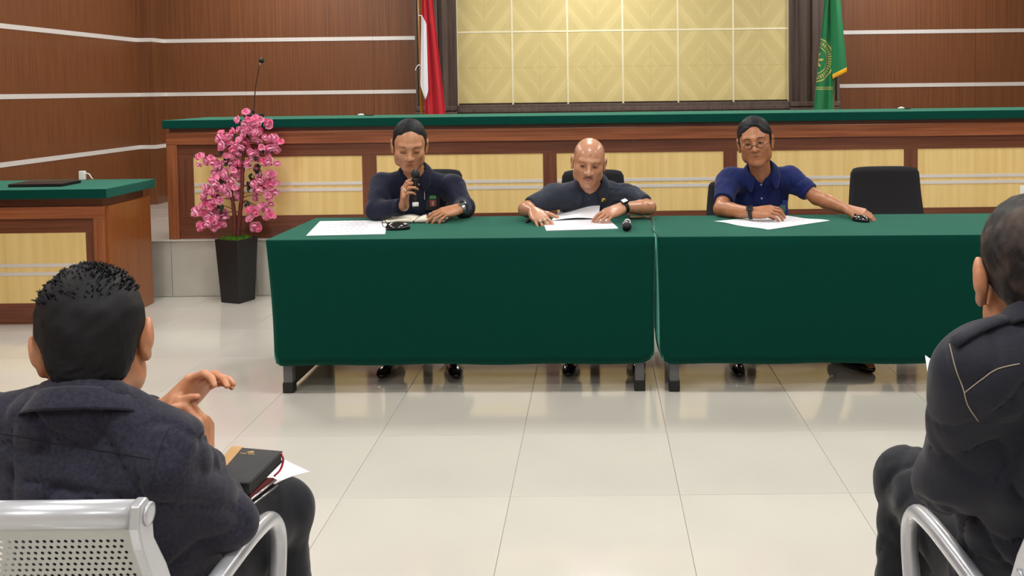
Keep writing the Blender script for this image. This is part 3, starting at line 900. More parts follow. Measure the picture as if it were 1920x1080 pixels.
def person(name, label, skin, shirt, J, sleeves='short', h=.004, group=None, hands=True, headkw={}, tint=None, tuck=None, neck_cut=True, waist=1.0, feet=True, sh_noise=.004, seed=1, seat_y=None, back_only=False, legs_r=1.0, cuff_t=(.62, .62)):
    """J: H head frame, neck, shL, shR (L = image left), elL, elR, wrL, wrR, handL/handR dicts, pelvis, knL/knR, anL/anR, toeL/toeR"""
    t = thing(name, label, 'person', (J['pelvis'][0], J['pelvis'][1], 0))
    base = V3((J['pelvis'][0], J['pelvis'][1], 0))
    t.location = (0, 0, 0)
    H = J['H']
    pts = [V3(J[k]) for k in J if k[:2] in ('ne', 'sh', 'el', 'wr', 'pe', 'kn', 'an', 'to')] + [H['c'] + np.array(q) * .16 for q in ((1, 0, 0), (-1, 0, 0), (0, 1, 0), (0, -1, 0), (0, 0, 1))]
    for s_ in 'LR':
        if J.get('hand' + s_): pts.append(V3(J['wr' + s_]) + unit(J['hand' + s_]['d']) * .15)
    lo = np.min(pts, 0) - .13; hi = np.max(pts, 0) + .13; lo[2] = max(lo[2], -.01)
    up = unit(V3(J['neck']) - V3(J['pelvis'])); rt = unit(V3(J['shR']) - V3(J['shL'])); rt = unit(rt - up * np.dot(rt, up)); fw = np.cross(rt, up)
    R = np.stack([rt, fw, up], 1); Lt = np.linalg.norm(V3(J['neck']) - V3(J['pelvis'])); shm = (V3(J['shL']) + V3(J['shR'])) / 2
    shw = np.linalg.norm(V3(J['shR']) - V3(J['shL'])) / 2
    pel = V3(J['pelvis']); nk = V3(J['neck'])
    def torso(v, g, k=.05, noise=None):
        v.ell(pel + up * .03, (.165 * waist + g, .115 * waist + g, .12 + g), R, k, noise=noise)
        v.ell(lerp(pel, nk, .35), (.150 * waist + g, .115 * waist + g, Lt * .34 + g), R, k, noise=noise)
        v.ell(lerp(pel, nk, .66), (shw * .88 + g, .112 + g, Lt * .30 + g), R, k, noise=noise)
        v.cone(V3(J['shL']) - up * .012, V3(J['shR']) - up * .012, .052 + g, .052 + g, k * .8, noise=noise)
        for q in ('shL', 'shR'): v.cone(nk + up * .015, V3(J[q]) + up * .0, J.get('tr', .040) + g, .036 + g, k, noise=noise)
    # ---------------- body: head, neck, trunk, limbs and hands in one surface
    v = Vol(lo, hi, h)
    torso(v, -.024)
    v.cone(nk + up * .010 + fw * .008, HL(H, (0, .022, -.055)), .050, .054, .03)
    v.cone(nk + up * .022, HL(H, (0, .035, -.01)), .046, .055, .03)
    add_head(v, H, **headkw)
    for q in 'LR':
        sh, el, wr = V3(J['sh' + q]), V3(J['el' + q]), V3(J['wr' + q])
        v.cone(sh, el, .046, .037, .02); mid = lerp(el, wr, .3)
        v.cone(el, mid, .038, .040, .02); v.cone(mid, wr, .040, .0255, .012)
        hd = J.get('hand' + q)
        if hd:
            v.cone(wr, wr + unit(hd['d']) * .02, .0255, .024, .012, flat=(hd['n'], .8))
            add_hand(v, wr, hd['d'], hd['n'], None, hd.get('side', 1), hd.get('curl', (.3,) * 4), hd.get('spread', .06), hd.get('s', 1), hd.get('td'), hd.get('tc', .3))
        if feet:
            hp = pel + rt * (.085 if q == 'R' else -.085) + up * -.01
            kn, an = V3(J['kn' + q]), V3(J['an' + q])
            v.cone(hp, kn, .068, .048, .03); v.cone(kn, lerp(kn, an, .35), .046, .046, .02); v.cone(lerp(kn, an, .35), an, .046, .032, .02)
            v.cone(an, V3(J['toe' + q]), .034, .024, .02)
    V, Q = v.mesh()
    np_mesh('body', V, Q, skin, t, tint or skin_tint(H), 1)
    # ---------------- shirt
    w1 = wob(seed, 5.5, sh_noise); w2 = crease(seed + 40, 9, sh_noise * 1.9); ns = lambda P: w1(P) + w2(P)
    v = Vol(lo, hi, .0065)
    torso(v, .010, noise=ns)
    for i, q in enumerate('LR'):
        sh, el, wr = V3(J['sh' + q]), V3(J['el' + q]), V3(J['wr' + q])
        if sleeves == 'short':
            e = sh + (el - sh) * J.get('sl' + q, .80); v.cone(sh, e, .066, .058, .03, cut=[plane(e, el - sh)], noise=ns)
        else:
            v.cone(sh, el, .066 * J.get('ar', 1), .056 * J.get('ar', 1), .03, noise=ns)
            e = el + (wr - el) * J.get('sl' + q, .9)
            v.cone(el, e, .056 * J.get('ar', 1), .041, .02, cut=[plane(e, wr - el)], noise=ns)
    if neck_cut:
        # open collar: a wedge of chest left bare, and a ring for the neck
        a = nk + fw * .10 - up * J.get('vdeep', .085); v.cone(a, HL(H, (0, -.02, -.10)), .002, J.get('vw', .05), .01, 'sub')
    if neck_cut: v.cone(nk + up * .035, HL(H, (0, .03, -.02)), .056, .075, .008, 'sub')
    V, Q = v.mesh(); so = np_mesh('shirt' if name == 'person' else 'shirt', V, Q, shirt, t, None, 2)
    # ---------------- collar: folded band round the neck
    bm = new_bm(); n_ = 30; gap = J.get('gap', .55)
    nd = unit(HL(H, (0, .02, -.05)) - nk); nd = unit(nd + up * .6); cc = nk + nd * J.get('cz', .062) + fw * J.get('cf', 0)
    fwp = unit(fw - nd * np.dot(fw, nd)); rtp = np.cross(nd, fwp) * -1; rtp = rtp * np.sign(np.dot(rtp, rt)); cr = J.get('cr', 1.0)
    rings = []
    for k in range(n_ + 1):
        a = gap + (2 * PI - 2 * gap) * k / n_
        dirv = fwp * math.cos(a) + rtp * math.sin(a)
        f = abs(k / n_ - .5) * 2; pt_ = J.get('cpt', .045) * max(0, (f - .70) / .30)
        r0 = .064 * cr; drop = .045 * f ** 2.2
        p3 = cc + dirv * (r0 + .004) - nd * (.022 + drop); p0 = cc + dirv * r0 + nd * (.016 - drop); p1 = cc + dirv * (r0 + .008) + nd * (.019 - drop)
        p2 = cc + dirv * (r0 + .030 + .030 * f ** 2) - nd * (.020 + drop + pt_)
        rings.append([bm.verts.new(x) for x in (p3, p0, p1, p2)])
    for a, b in zip(rings, rings[1:]):
        for k in range(3): bm.faces.new((a[k], a[k + 1], b[k + 1], b[k]))
    co = obj('collar', bm, shirt, t, True); md = co.modifiers.new('s', 'SOLIDIFY'); md.thickness = .004
    md = co.modifiers.new('u', 'SUBSURF'); md.levels = 1; md.render_levels = 1
    # ---------------- trousers, shoes
    if feet:
        v = Vol(lo, hi, .008); w3 = wob(seed + 5, 4.5, .005); w4 = crease(seed + 60, 8, .009); ns2 = lambda P: w3(P) + w4(P)
        v.ell(pel + up * .0, (.175 * waist, .125 * waist, .115), R, .04)
        for q in 'LR':
            hp = pel + rt * (.085 if q == 'R' else -.085) - up * .01; kn, an = V3(J['kn' + q]), V3(J['an' + q])
            v.cone(hp, kn, .092 * legs_r, .070 * legs_r, .04, noise=ns2); e = kn + (an - kn) * .98
            v.cone(kn, e, .070 * legs_r, .055, .03, cut=[plane(e, an - kn)], noise=ns2)
        v.ell(pel + up * (.16 + .1), (.3, .3, .10), R, .01, 'sub')
        V, Q = v.mesh(); np_mesh('trousers', V, Q, trousers_m, t, None, 1)
        for q in 'LR':
            an, to = V3(J['an' + q]), V3(J['toe' + q]); d = unit((to - an) * np.array((1, 1, 0)))
            a0 = np.array((an[0], an[1], 0)); v = Vol(np.minimum(a0, to) - .14, np.maximum(a0, to) + .16, .005); sd = np.cross(d, (0, 0, 1))
            v.cone(a0 - d * .03 + (0, 0, .045), a0 + d * .05 + (0, 0, .045), .040, .040, .03)
            v.ell(a0 + d * .11 + (0, 0, .030), (.045, .09, .034), np.stack([sd, d, (0, 0, 1)], 1), .03)
            v.ell(a0 + d * .19 + (0, 0, .022), (.030, .05, .024), np.stack([sd, d, (0, 0, 1)], 1), .03)
            v.cone(a0 + (0, 0, .05), a0 + (0, 0, .085), .038, .036, .02, cut=[plane(a0 + (0, 0, .09), (0, 0, 1))])
            v.ell(a0 + d * .07 + (0, 0, -.101), (.3, .3, .1), None, .001, 'sub')
            V, Q = v.mesh(); np_mesh('shoe', V, Q, shoe_mat, t, None, 1)
    return t, dict(up=up, rt=rt, fw=fw, R=R, t=t)
def hair(t, H, rad, cutters, m, name='hair', noise=(3, 60, .0015), off=(0, .018, .042), extra=None, h=.003):
    s = H['s']; lo = H['c'] - .17 * s; hi = H['c'] + .17 * s; v = Vol(lo, hi, h)
    f = wob(*noise); f2 = wob(noise[0] + 9, noise[1] * .35, noise[2] * 1.6)
    v.ell(HL(H, off), [r * s for r in rad], H['R'], .01, noise=lambda P: f(P) + f2(P))
    if extra: extra(v)
    for c, r, k in cutters:
        v.ell(HL(H, c), [q * s for q in r], H['R'], k * s, 'sub')
    V, Q = v.mesh(); return np_mesh(name, V, Q, m, t, None, 1)
def small(name, t, H, kind, m, **k):
    pass
def brows(t, H, m=brow_mat, lift=0, r=.0032):
    for sx in (-1, 1):
        pts = [HL(H, (sx * .014, -.0990, .021 + lift)), HL(H, (sx * .028, -.0960, .0265 + lift)), HL(H, (sx * .044, -.0865, .024 + lift)), HL(H, (sx * .050, -.080, .020 + lift))]
        bm = new_bm(); add_tube(bm, curve_pts(pts, 4), [r * H['s'] * (1 - .5 * abs(i / 12 - .35)) for i in range(13)], 8, flat=.7); obj('eyebrow', bm, m, t, True)
def eyes(t, H, look=(0, 0), r=.0098, sy=.0898, show=.55):
    for sx in (-1, 1):
        c = HL(H, (sx * .0312, -sy + .0075, .0018)); s = H['s']
        Rm = Matrix(H['R'].tolist()).to_4x4()
        bm = new_bm(); bmesh.ops.create_uvsphere(bm, u_segments=16, v_segments=10, radius=1, matrix=Matrix.Translation(c) @ Rm @ Matrix.Diagonal((.0118 * s, .0118 * s, .0040 * s, 1)))
        e = obj('eye', bm, eye_white, t, True)
        c2 = HL(H, (sx * .0312 + look[0], -sy - .0042, .0018 + look[1]))
        bm = new_bm(); bmesh.ops.create_uvsphere(bm, u_segments=14, v_segments=8, radius=1, matrix=Matrix.Translation(c2) @ Rm @ Matrix.Diagonal((.0066 * s, .0018 * s, .0047 * s, 1)))
        obj('iris', bm, iris, e, True)
def ring_band(t, name, c, axis, r, w, m, thick=.004, flat=None):
    """watch strap or finger ring round a limb"""
    z = Vector(unit(axis)); x, y = frame_at(Vector((0, 0, 0)), z); bm = new_bm(); rings = []
    for k in range(24):
        a = 2 * PI * k / 24; dv = x * math.cos(a) + y * math.sin(a)
        rings.append([bm.verts.new(Vector(c) + dv * rr_ + z * zz) for rr_, zz in ((r, -w / 2), (r + thick, -w / 2), (r + thick, w / 2), (r, w / 2))])
    for i in range(24):
        A, B = rings[i], rings[(i + 1) % 24]
        for k in range(4): bm.faces.new((A[k], A[(k + 1) % 4], B[(k + 1) % 4], B[k]))
    return obj(name, bm, m, t, True)
def oriented_box(name, m, t, c, ax, ay, az, sx, sy, sz, bev=.002):
    Rm = Matrix((tuple(ax), tuple(ay), tuple(az))).transposed().to_4x4()
    bm = new_bm(); add_box(bm, -sx / 2, sx / 2, -sy / 2, sy / 2, -sz / 2, sz / 2, bev)
    bmesh.ops.transform(bm, matrix=Matrix.Translation(Vector(c)) @ Rm, verts=bm.verts)
    return obj(name, bm, m, t)
def ray_front(J_t, p, name='shirt', d=(0, -1, 0)):
    """point on the named child surface hit when coming in along -d from outside"""
    o = [c for c in J_t.children if c.name.split('.')[0] == name][0]
    from mathutils.bvhtree import BVHTree
    me = o.data; bv = BVHTree.FromPolygons([v.co for v in me.vertices], [tuple(q.vertices) for q in me.polygons])
    dv = Vector(d); hit, nrm, _, _ = bv.ray_cast(Vector(p) + dv * .5, -dv)
    return (hit, nrm) if hit else (Vector(p), dv)

def lashes(t, H, z0=.0050, r=.0011, down=False):
    for sx in (-1, 1):
        bm = new_bm(); k = -1 if down else 1
        pts = [HL(H, (sx * .0185, -.0945, z0 - .0025 * k)), HL(H, (sx * .026, -.0985, z0 + .0006 * k)), HL(H, (sx * .034, -.0965, z0 + .0008 * k)), HL(H, (sx * .0445, -.0885, z0 - .0018 * k))]
        add_tube(bm, curve_pts(pts, 4), r * H['s'], 6); obj('eyelashes', bm, mat('lash', (38, 24, 20), .7), t, True)
# ================================================================== OFFICE CHAIRS
def office_chair(label, x, y, rz, group='black office chairs behind the tables', top=.945, w=.44):
    t = thing('office_chair', label, 'chair', (x, y, 0), rz, group)      # back towards +y
    bm = new_bm()
    n = 12; front = []; 
    for s_, dy in ((0, 0), (1, .035)):
        g = []
        for i in range(n + 1):
            zz = .52 + (top - .52) * i / n; hw = (w / 2) * (1.08 - .16 * (i / n)) * (1 - .0 * i); r = []
            if i == n: hw -= .012
            for j in range(n + 1):
                a = (j / n - .5) * 2; curve = .03 * (1 - a * a) + .02 * math.sin(i / n * PI)
                edge = .010 * (a ** 8)
                r.append(bm.verts.new((hw * a, .24 + .07 * (i / n) + curve + dy - (edge if s_ else -edge), zz - (.010 * a ** 6 if i == n else 0))))
            g.append(r)
        front.append(g)
    for g in front:
        for a in range(n):
            for b in range(n): bm.faces.new((g[a][b], g[a][b + 1], g[a + 1][b + 1], g[a + 1][b]))
    A, B = front
    for i in range(n):
        for (p, q, r_, s2) in ((A[0][i], A[0][i + 1], B[0][i + 1], B[0][i]), (A[n][i], A[n][i + 1], B[n][i + 1], B[n][i]), (A[i][0], A[i + 1][0], B[i + 1][0], B[i][0]), (A[i][n], A[i + 1][n], B[i + 1][n], B[i][n])): bm.faces.new((p, q, r_, s2))
    obj('backrest', bm, chair_fabric, t, True)
    bm = new_bm(); add_box(bm, -.235, .235, -.22, .24, .415, .475, .022); obj('seat', bm, chair_fabric, t, True)
    bm = new_bm(); add_tube(bm, curve_pts([(0, .10, .40), (0, .26, .39), (0, .325, .45), (0, .33, .60)]), .018, 8, flat=1.6); obj('back_bracket', bm, dark_metal, t, True)
    bm = new_bm(); add_lathe(bm, [(.028, .10), (.028, .28), (.018, .28), (.018, .40), (.07, .405), (.07, .415)], seg=14); obj('gas_column', bm, dark_metal, t, True)
    for k in range(5):
        a = 2 * PI * k / 5 + .3; d = Vector((math.cos(a), math.sin(a), 0))
        bm = new_bm(); add_tube(bm, [d * .02 + Vector((0, 0, .105)), d * .16 + Vector((0, 0, .095)), d * .27 + Vector((0, 0, .07))], [.022, .018, .013], 8); lg = obj('base_arm', bm, black_plastic, t, True)
        bm = new_bm(); sd = Vector((-d.y, d.x, 0))
        for q in (-1, 1): add_tube(bm, [d * .275 + sd * (.006 * q) + Vector((0, 0, .028)), d * .275 + sd * (.022 * q) + Vector((0, 0, .028))], .028, 12)
        c = obj('caster', bm, black_rubber, lg, True); c['kind'] = 'stuff'; del c['kind']
    return t
office_chair('empty black office chair with rounded backrest behind the right table', 1.745, 5.36, 0)
office_chair('black office chair under the man in the slate grey shirt', -.02, 5.38, 0, top=.945, w=.40)
office_chair('black office chair under the man holding the microphone', -.995, 5.42, -.02, top=.955, w=.36)
office_chair('black office chair hidden behind the man with the computer mouse', .90, 5.48, 0, top=.86)

def surf(o_list, u, v, off=.002):
    """where the line of sight meets a surface, lifted off it a little"""
    from mathutils.bvhtree import BVHTree
    d = (at(u, v, Y=3) - Vector((0, 0, CAMZ))).normalized(); best = None
    for o in o_list:
        if o.name not in BVC:
            me = o.data; BVC[o.name] = BVHTree.FromPolygons([q.co for q in me.vertices], [tuple(p.vertices) for p in me.polygons])
        h, n, _, dist = BVC[o.name].ray_cast(Vector((0, 0, CAMZ)), d)
        if h is not None and (best is None or dist < best[2]): best = (h, n, dist)
    if best is None: return None, None
    h, n, _ = best
    if n.dot(d) > 0: n = -n
    return h + n * off, n
BVC = {}
def kid(t, nm): return [c for c in t.children if c.name.split('.')[0] == nm]
def stitch(t, o, pts, r, m, name='stitching', off=.001, n=3):
    hits = []; pts = [(q.x, q.y) for q in curve_pts([(a, b, 0) for a, b in pts], 4)]
    for i in range(len(pts) - 1):
        for k in range(n):
            s_ = k / n; h, _ = surf([o], pts[i][0] * (1 - s_) + pts[i + 1][0] * s_, pts[i][1] * (1 - s_) + pts[i + 1][1] * s_, off)
            if h is not None: hits.append(h)
    if len(hits) > 2:
        bm = new_bm(); add_tube(bm, hits, r, 6); return obj(name, bm, m, t, True)
def chest_plate(t, o, u, v, w, h, m, name, thick=.003, vert=True, parent=None):
    p, n = surf([o], u, v, .006)
    if p is None: p = at(u, v, Y=5.0); n = Vector((0, -1, 0))
    n = (n * .5 + Vector((0, -1, .2)) * .5).normalized(); ax = n.cross(Vector((0, 0, 1))).normalized() * -1; az = ax.cross(n)
    if az.z < 0: az = -az
    ay = -n
    return oriented_box(name, m, parent or t, p, ax, ay, az, w, thick, h, .001), p, ax, ay, az
def buttons(t, o, pts, r=.0055, m=None):
    for u, v in pts:
        p, n = surf([o], u, v, .002)
        if p is None: continue
        q = Vector((0, 0, 1)).rotation_difference(n).to_matrix().to_4x4()
        bm = new_bm(); add_lathe(bm, [(r, 0), (r, .0015), (r * .7, .0022)], seg=12, M4=Matrix.Translation(p) @ q); obj('button', bm, m or mat('button', (70, 74, 90), .3), t, True)
def wrist_watch(t, wr, d, n, r, strap, face, big=.019):
    wr = V3(wr); d = unit(d); n = unit(np.array(n) - d * np.dot(d, n)); c = wr - d * .012
    s_ = ring_band(t, 'watch_strap', c, d, r, .020, strap)
    w = oriented_box('watch_case', face, t, c + n * (r + .005), np.cross(d, n), n, d, .034, .010, .036, .004)
    oriented_box('watch_face', glass_dark, w, c + n * (r + .0105), np.cross(d, n), n, d, .026, .002, .028, .001)

Z_ = np.array
def P3(u, v, Y): return V3(at(u, v, Y=Y))
# ================================================================== MAN WITH MICROPHONE
H1 = head_frame(P3(768, 273, 5.08), yaw=.20, pitch=.30, roll=.03, s=1.08)
J1 = dict(H=H1, neck=P3(778, 333, 5.19), shL=P3(716, 347, 5.20), shR=P3(847, 350, 5.20), elL=P3(706, 393, 5.04), elR=P3(870, 388, 5.10),
          wrL=P3(758, 386, 4.93), wrR=P3(863, 391, 4.95), pelvis=P3(780, 408, 5.40) * Z_((1, 1, 0)) + Z_((0, 0, .56)),
          knL=Z_((-1.10, 4.98, .50)), knR=Z_((-.78, 4.98, .50)), anL=Z_((-1.06, 4.86, .09)), anR=Z_((-.76, 4.84, .09)), toeL=Z_((-1.08, 4.70, .03)), toeR=Z_((-.72, 4.68, .03)),
          handL=dict(d=(.10, -.50, .85), n=(-1, -.25, .0), side=-1, curl=(.62, .80, .85, .85), spread=.04, td=(.35, .12, .95), tc=.1, s=1.05),
          handR=dict(d=(-.86, -.40, -.18), n=(-.05, -.45, .9), side=1, curl=(.28, .32, .36, .42), spread=.09, s=1.05, td=(-.8, .2, -.3)),
          vdeep=.06, slL=.93, slR=.9)
man1, F1 = person('person', 'man in a long-sleeved navy shirt speaking into a microphone, looking down at his notes', skin_a, shirt_navy, J1, 'long', headkw=dict(lids=True, wide=1.0, ears=.8), seed=3, tint=skin_tint(H1))
sh1 = kid(man1, 'shirt')[0]; bd1 = kid(man1, 'body')[0]
# hair high on the forehead, thin on top
hair(man1, H1, (.083, .103, .090), [((0, -.125, .020), (.059, .086, .078), .006), ((.004, -.105, .088), (.052, .040, .026), .012), ((0, -.09, -.09), (.12, .105, .09), .01), ((0, .10, -.14), (.12, .09, .10), .01)], hair_mat, noise=(3, 40, .0006), extra=lambda v: [v.ell(HL(H1, (sx * .066, .006, .012)), [q * H1['s'] for q in (.018, .034, .032)], H1['R'], .012) for sx in (-1, 1)])
brows(man1, H1, r=.0026)
lashes(man1, H1, -.0045, .0015, True)
buttons(man1, sh1, [(781, 347), (783, 372)])
oriented = chest_plate(man1, sh1, 811, 376, .074, .104, black_plastic, 'badge_holder')
bh = oriented[0]; p_, ax_, ay_, az_ = oriented[1:]
n_ = -ay_
oriented_box('badge_top', badge_green, bh, p_ + n_ * .002 + az_ * .022, ax_, ay_, az_, .036, .002, .020, .0004)
oriented_box('badge_photo', badge_red, bh, p_ + n_ * .002 - az_ * .012, ax_, ay_, az_, .034, .002, .034, .0004)
oriented_box('badge_figure', mat('badge_pink', (170, 130, 122), .5), bh, p_ + n_ * .0031 - az_ * .014, ax_, ay_, az_, .008, .002, .024, .0004)
oriented_box('badge_clip', mat('clip_grey', (92, 96, 104), .4), bh, p_ + n_ * .002 + az_ * .043, ax_, ay_, az_, .062, .004, .007, .001)
q = chest_plate(man1, sh1, 796, 365, .005, .050, silver, 'pen', .005)[0]
wrist_watch(man1, J1['wrR'], J1['handR']['d'], J1['handR']['n'], .027, silver, silver)
def finger_ring(t, hd, wr, i, m):
    w = V3(wr); d = unit(hd['d']); n = unit(np.array(hd['n'], float) - d * np.dot(hd['n'], d)); tt = np.cross(d, n) * hd.get('side', 1); s_ = hd.get('s', 1)
    offs = (.031, .0105, -.0105, -.030); base = (.088, .092, .087, .078); a = hd.get('spread', .06) * (1.5 - i); c = hd['curl'][i] * .8
    k = w + d * base[i] * s_ + tt * offs[i] * s_ + n * .002; fd = unit(d * math.cos(a) + tt * math.sin(a)); f = fd * math.cos(c) - n * math.sin(c)
    r = ring_band(t, 'finger_ring', k + f * .022 * s_, f, .0088 * s_, .006, m, .0025)
    up_ = unit(n * math.cos(c) + fd * math.sin(c))
    bm = new_bm(); bmesh.ops.create_icosphere(bm, subdivisions=2, radius=.0065, matrix=Matrix.Translation(Vector(k + f * .022 * s_ + up_ * .012 * s_))); obj('ring_stone', bm, mat('pale_stone', (215, 205, 180), .2), r, True)
finger_ring(man1, J1['handL'], J1['wrL'], 2, silver)

# the hand-held microphone: thing of its own
def microphone(label, a, b, ringed=True):
    a = Vector(a); b = Vector(b); t = thing('microphone', label, 'microphone', tuple(b)); ax = (a - b); L_ = ax.length; q = Vector((0, 0, 1)).rotation_difference(ax.normalized()); t.rotation_mode = 'QUATERNION'; t.rotation_quaternion = q
    bm = new_bm(); add_lathe(bm, [(.012, 0), (.0135, .004), (.0145, .05), (.0165, L_ * .62), (.020, L_ * .74), (.020, L_ * .76)], seg=18); obj('handle', bm, black_plastic, t, True)
    prof = []
    for k in range(9): a_ = -PI / 2 + PI * k / 8; prof.append((.0235 * math.cos(a_) * (1 if k else .76) + (.0 if k not in (0, 8) else .004), L_ * .87 + .027 * math.sin(a_)))
    bm = new_bm(); add_lathe(bm, prof, seg=18); obj('mesh_head', bm, mat('mic_mesh', (44, 44, 48), .4, metal=.6, bump=((900, 900, 900), .8, .002)), t, True)
    bm = new_bm(); add_lathe(bm, [(.0237, L_ * .865), (.0250, L_ * .87), (.0237, L_ * .875)], seg=18); obj('mesh_ring', bm, silver if not ringed else dark_metal, t, True)
    bm = new_bm(); add_lathe(bm, [(.0155, .010), (.0168, .014), (.0168, .028), (.0158, .032)], seg=18); obj('end_band', bm, mat('white_band', (225, 226, 228), .3), t, True)
    return t
ma = at(779, 317, Y=4.90); mb = at(779, 391, Y=4.87)
microphone('black microphone with white end band held up in the hand of the man in navy', ma, mb)

# ================================================================== MAN IN THE MIDDLE
H2 = head_frame(P3(1104, 304, 4.94), yaw=.02, pitch=.20, roll=.10, s=1.0)
J2 = dict(H=H2, neck=P3(1108, 352, 5.08), shL=P3(1038, 368, 5.12), shR=P3(1176, 367, 5.12), elL=P3(986, 392, 5.00), elR=P3(1216, 389, 5.00),
          wrL=P3(1001, 397, 4.86), wrR=P3(1168, 389, 4.85), pelvis=Z_((.02, 5.42, .56)),
          knL=Z_((-.16, 4.98, .50)), knR=Z_((.18, 4.98, .50)), anL=Z_((-.14, 4.86, .09)), anR=Z_((.19, 4.88, .09)), toeL=Z_((-.15, 4.70, .03)), toeR=Z_((.20, 4.72, .03)),
          handL=dict(d=(.40, -.72, -.30), n=(-.1, -.45, .88), side=-1, curl=(.30, .34, .36, .36), spread=.08, s=1.0, td=(.95, -.2, -.1)),
          handR=dict(d=(-.82, -.40, -.28), n=(-.15, -.50, .85), side=1, curl=(.36, .42, .46, .5), spread=.08, s=1.03, td=(-.8, .1, -.35)),
          slL=.84, slR=.80, vdeep=.05)
def cap2(Q, T):
    side = np.clip((np.abs(Q[:, 0]) - .060) * 80, 0, 1) * np.clip((Q[:, 1] + .030) * 60, 0, 1) * np.clip((.062 - Q[:, 2]) * 60, 0, 1) * np.clip((Q[:, 2] - .0) * 80, 0, 1) * (np.abs(Q[:, 0]) < .080)
    back = np.clip((Q[:, 1] - .07) * 60, 0, 1) * np.clip((.07 - Q[:, 2]) * 60, 0, 1) * np.clip((Q[:, 2] + .05) * 60, 0, 1)
    w = np.maximum(side, back)[:, None] * .6
    return T * (1 - w) + T * np.array((.35, .36, .38)) * w
man2, F2 = person('person', 'bald man with a moustache in a short-sleeved slate shirt leaning on the table over papers', skin_b, shirt_slate, J2, 'short', headkw=dict(wide=1.04, ears=.8), seed=8, waist=1.08,
    tint=skin_tint(H2, sunspot=True, cap=cap2))
sh2 = kid(man2, 'shirt')[0]
brows(man2, H2, mat('thin_brow', (96, 68, 54), .8), r=.0018, lift=-.001)
eyes(man2, H2, look=(-.002, .001)); lashes(man2, H2)
bm = new_bm(); add_tube(bm, curve_pts([HL(H2, p) for p in ((-.024, -.0915, -.064), (-.014, -.0995, -.0565), (0, -.1025, -.0545), (.014, -.0995, -.0565), (.024, -.0915, -.064))], 4), .0038, 8, flat=.6); obj('moustache', bm, mat('moustache_hair', (84, 62, 52), .8), man2, True)
buttons(man2, sh2, [(1104, 372), (1104, 390)])
p_, n_ = surf([sh2], 1131, 372, .020)
if p_ is not None:
    q = Vector((0, 0, 1)).rotation_difference(n_).to_matrix().to_4x4(); M4 = Matrix.Translation(p_) @ q
    bm = new_bm(); add_lathe(bm, [(.012, 0), (.012, .002), (.004, .004)], seg=16, M4=M4); pn = obj('lapel_pin', bm, gold, man2, True)
    bm = new_bm(); add_lathe(bm, [(.006, .003), (.005, .0052)], seg=12, M4=M4); obj('pin_centre', bm, mat('pin_green', (52, 92, 60), .4), pn, True)
wrist_watch(man2, V3(J2['wrR']), J2['handR']['d'], J2['handR']['n'], .028, black_rubber, dark_metal)
finger_ring(man2, J2['handL'], J2['wrL'], 2, silver); finger_ring(man2, J2['handL'], J2['wrL'], 1, silver)

# ================================================================== MAN WITH GLASSES
H3 = head_frame(P3(1416, 267, 5.10), yaw=-.22, pitch=.02, roll=-.13, s=1.05)
J3 = dict(H=H3, neck=P3(1427, 331, 5.20), shL=P3(1366, 338, 5.22), shR=P3(1482, 334, 5.22), elL=P3(1352, 392, 5.02), elR=P3(1532, 371, 5.12),
          wrL=P3(1411, 399, 4.84), wrR=P3(1590, 393, 4.92), pelvis=Z_((.94, 5.50, .56)),
          knL=Z_((.76, 5.00, .50)), knR=Z_((1.18, 5.00, .50)), anL=Z_((.71, 4.82, .09)), anR=Z_((1.25, 4.84, .09)), toeL=Z_((.70, 4.64, .03)), toeR=Z_((1.36, 4.66, .03)),
          handL=dict(d=(.93, -.22, .10), n=(.0, -.55, .83), side=-1, curl=(.50, .52, .52, .50), spread=.06, s=1.02, td=(.85, .1, -.45)),
          handR=dict(d=(.62, -.60, -.12), n=(.05, -.35, .93), side=1, curl=(.34, .36, .40, .46), spread=.08, s=1.02, td=(.35, -.85, -.3)),
          slL=.74, slR=.74, vdeep=.07, vw=.045, cz=.068)
man3, F3 = person('person', 'man with glasses in a bright navy short-sleeved shirt, one hand on a computer mouse', skin_c, shirt_blue, J3, 'short', headkw=dict(wide=1.03, chin=1.02, ears=.8), waist=1.12, seed=12, tint=skin_tint(H3, lips=(.80, .60, .56)))
sh3 = kid(man3, 'shirt')[0]
hair(man3, H3, (.087, .108, .097), [((.0, -.130, .012), (.060, .088, .086), .008), ((.012, -.112, .075), (.040, .04, .026), .014), ((0, -.09, -.10), (.12, .108, .09), .01), ((0, .10, -.14), (.12, .09, .10), .01)], hair_mat, noise=(5, 30, .0010), extra=lambda v: [v.ell(HL(H3, (sx * .066, .006, .012)), [q * H3['s'] for q in (.020, .034, .032)], H3['R'], .012) for sx in (-1, 1)])
brows(man3, H3, r=.0038, lift=.002)
eyes(man3, H3, look=(-.001, 0)); lashes(man3, H3)
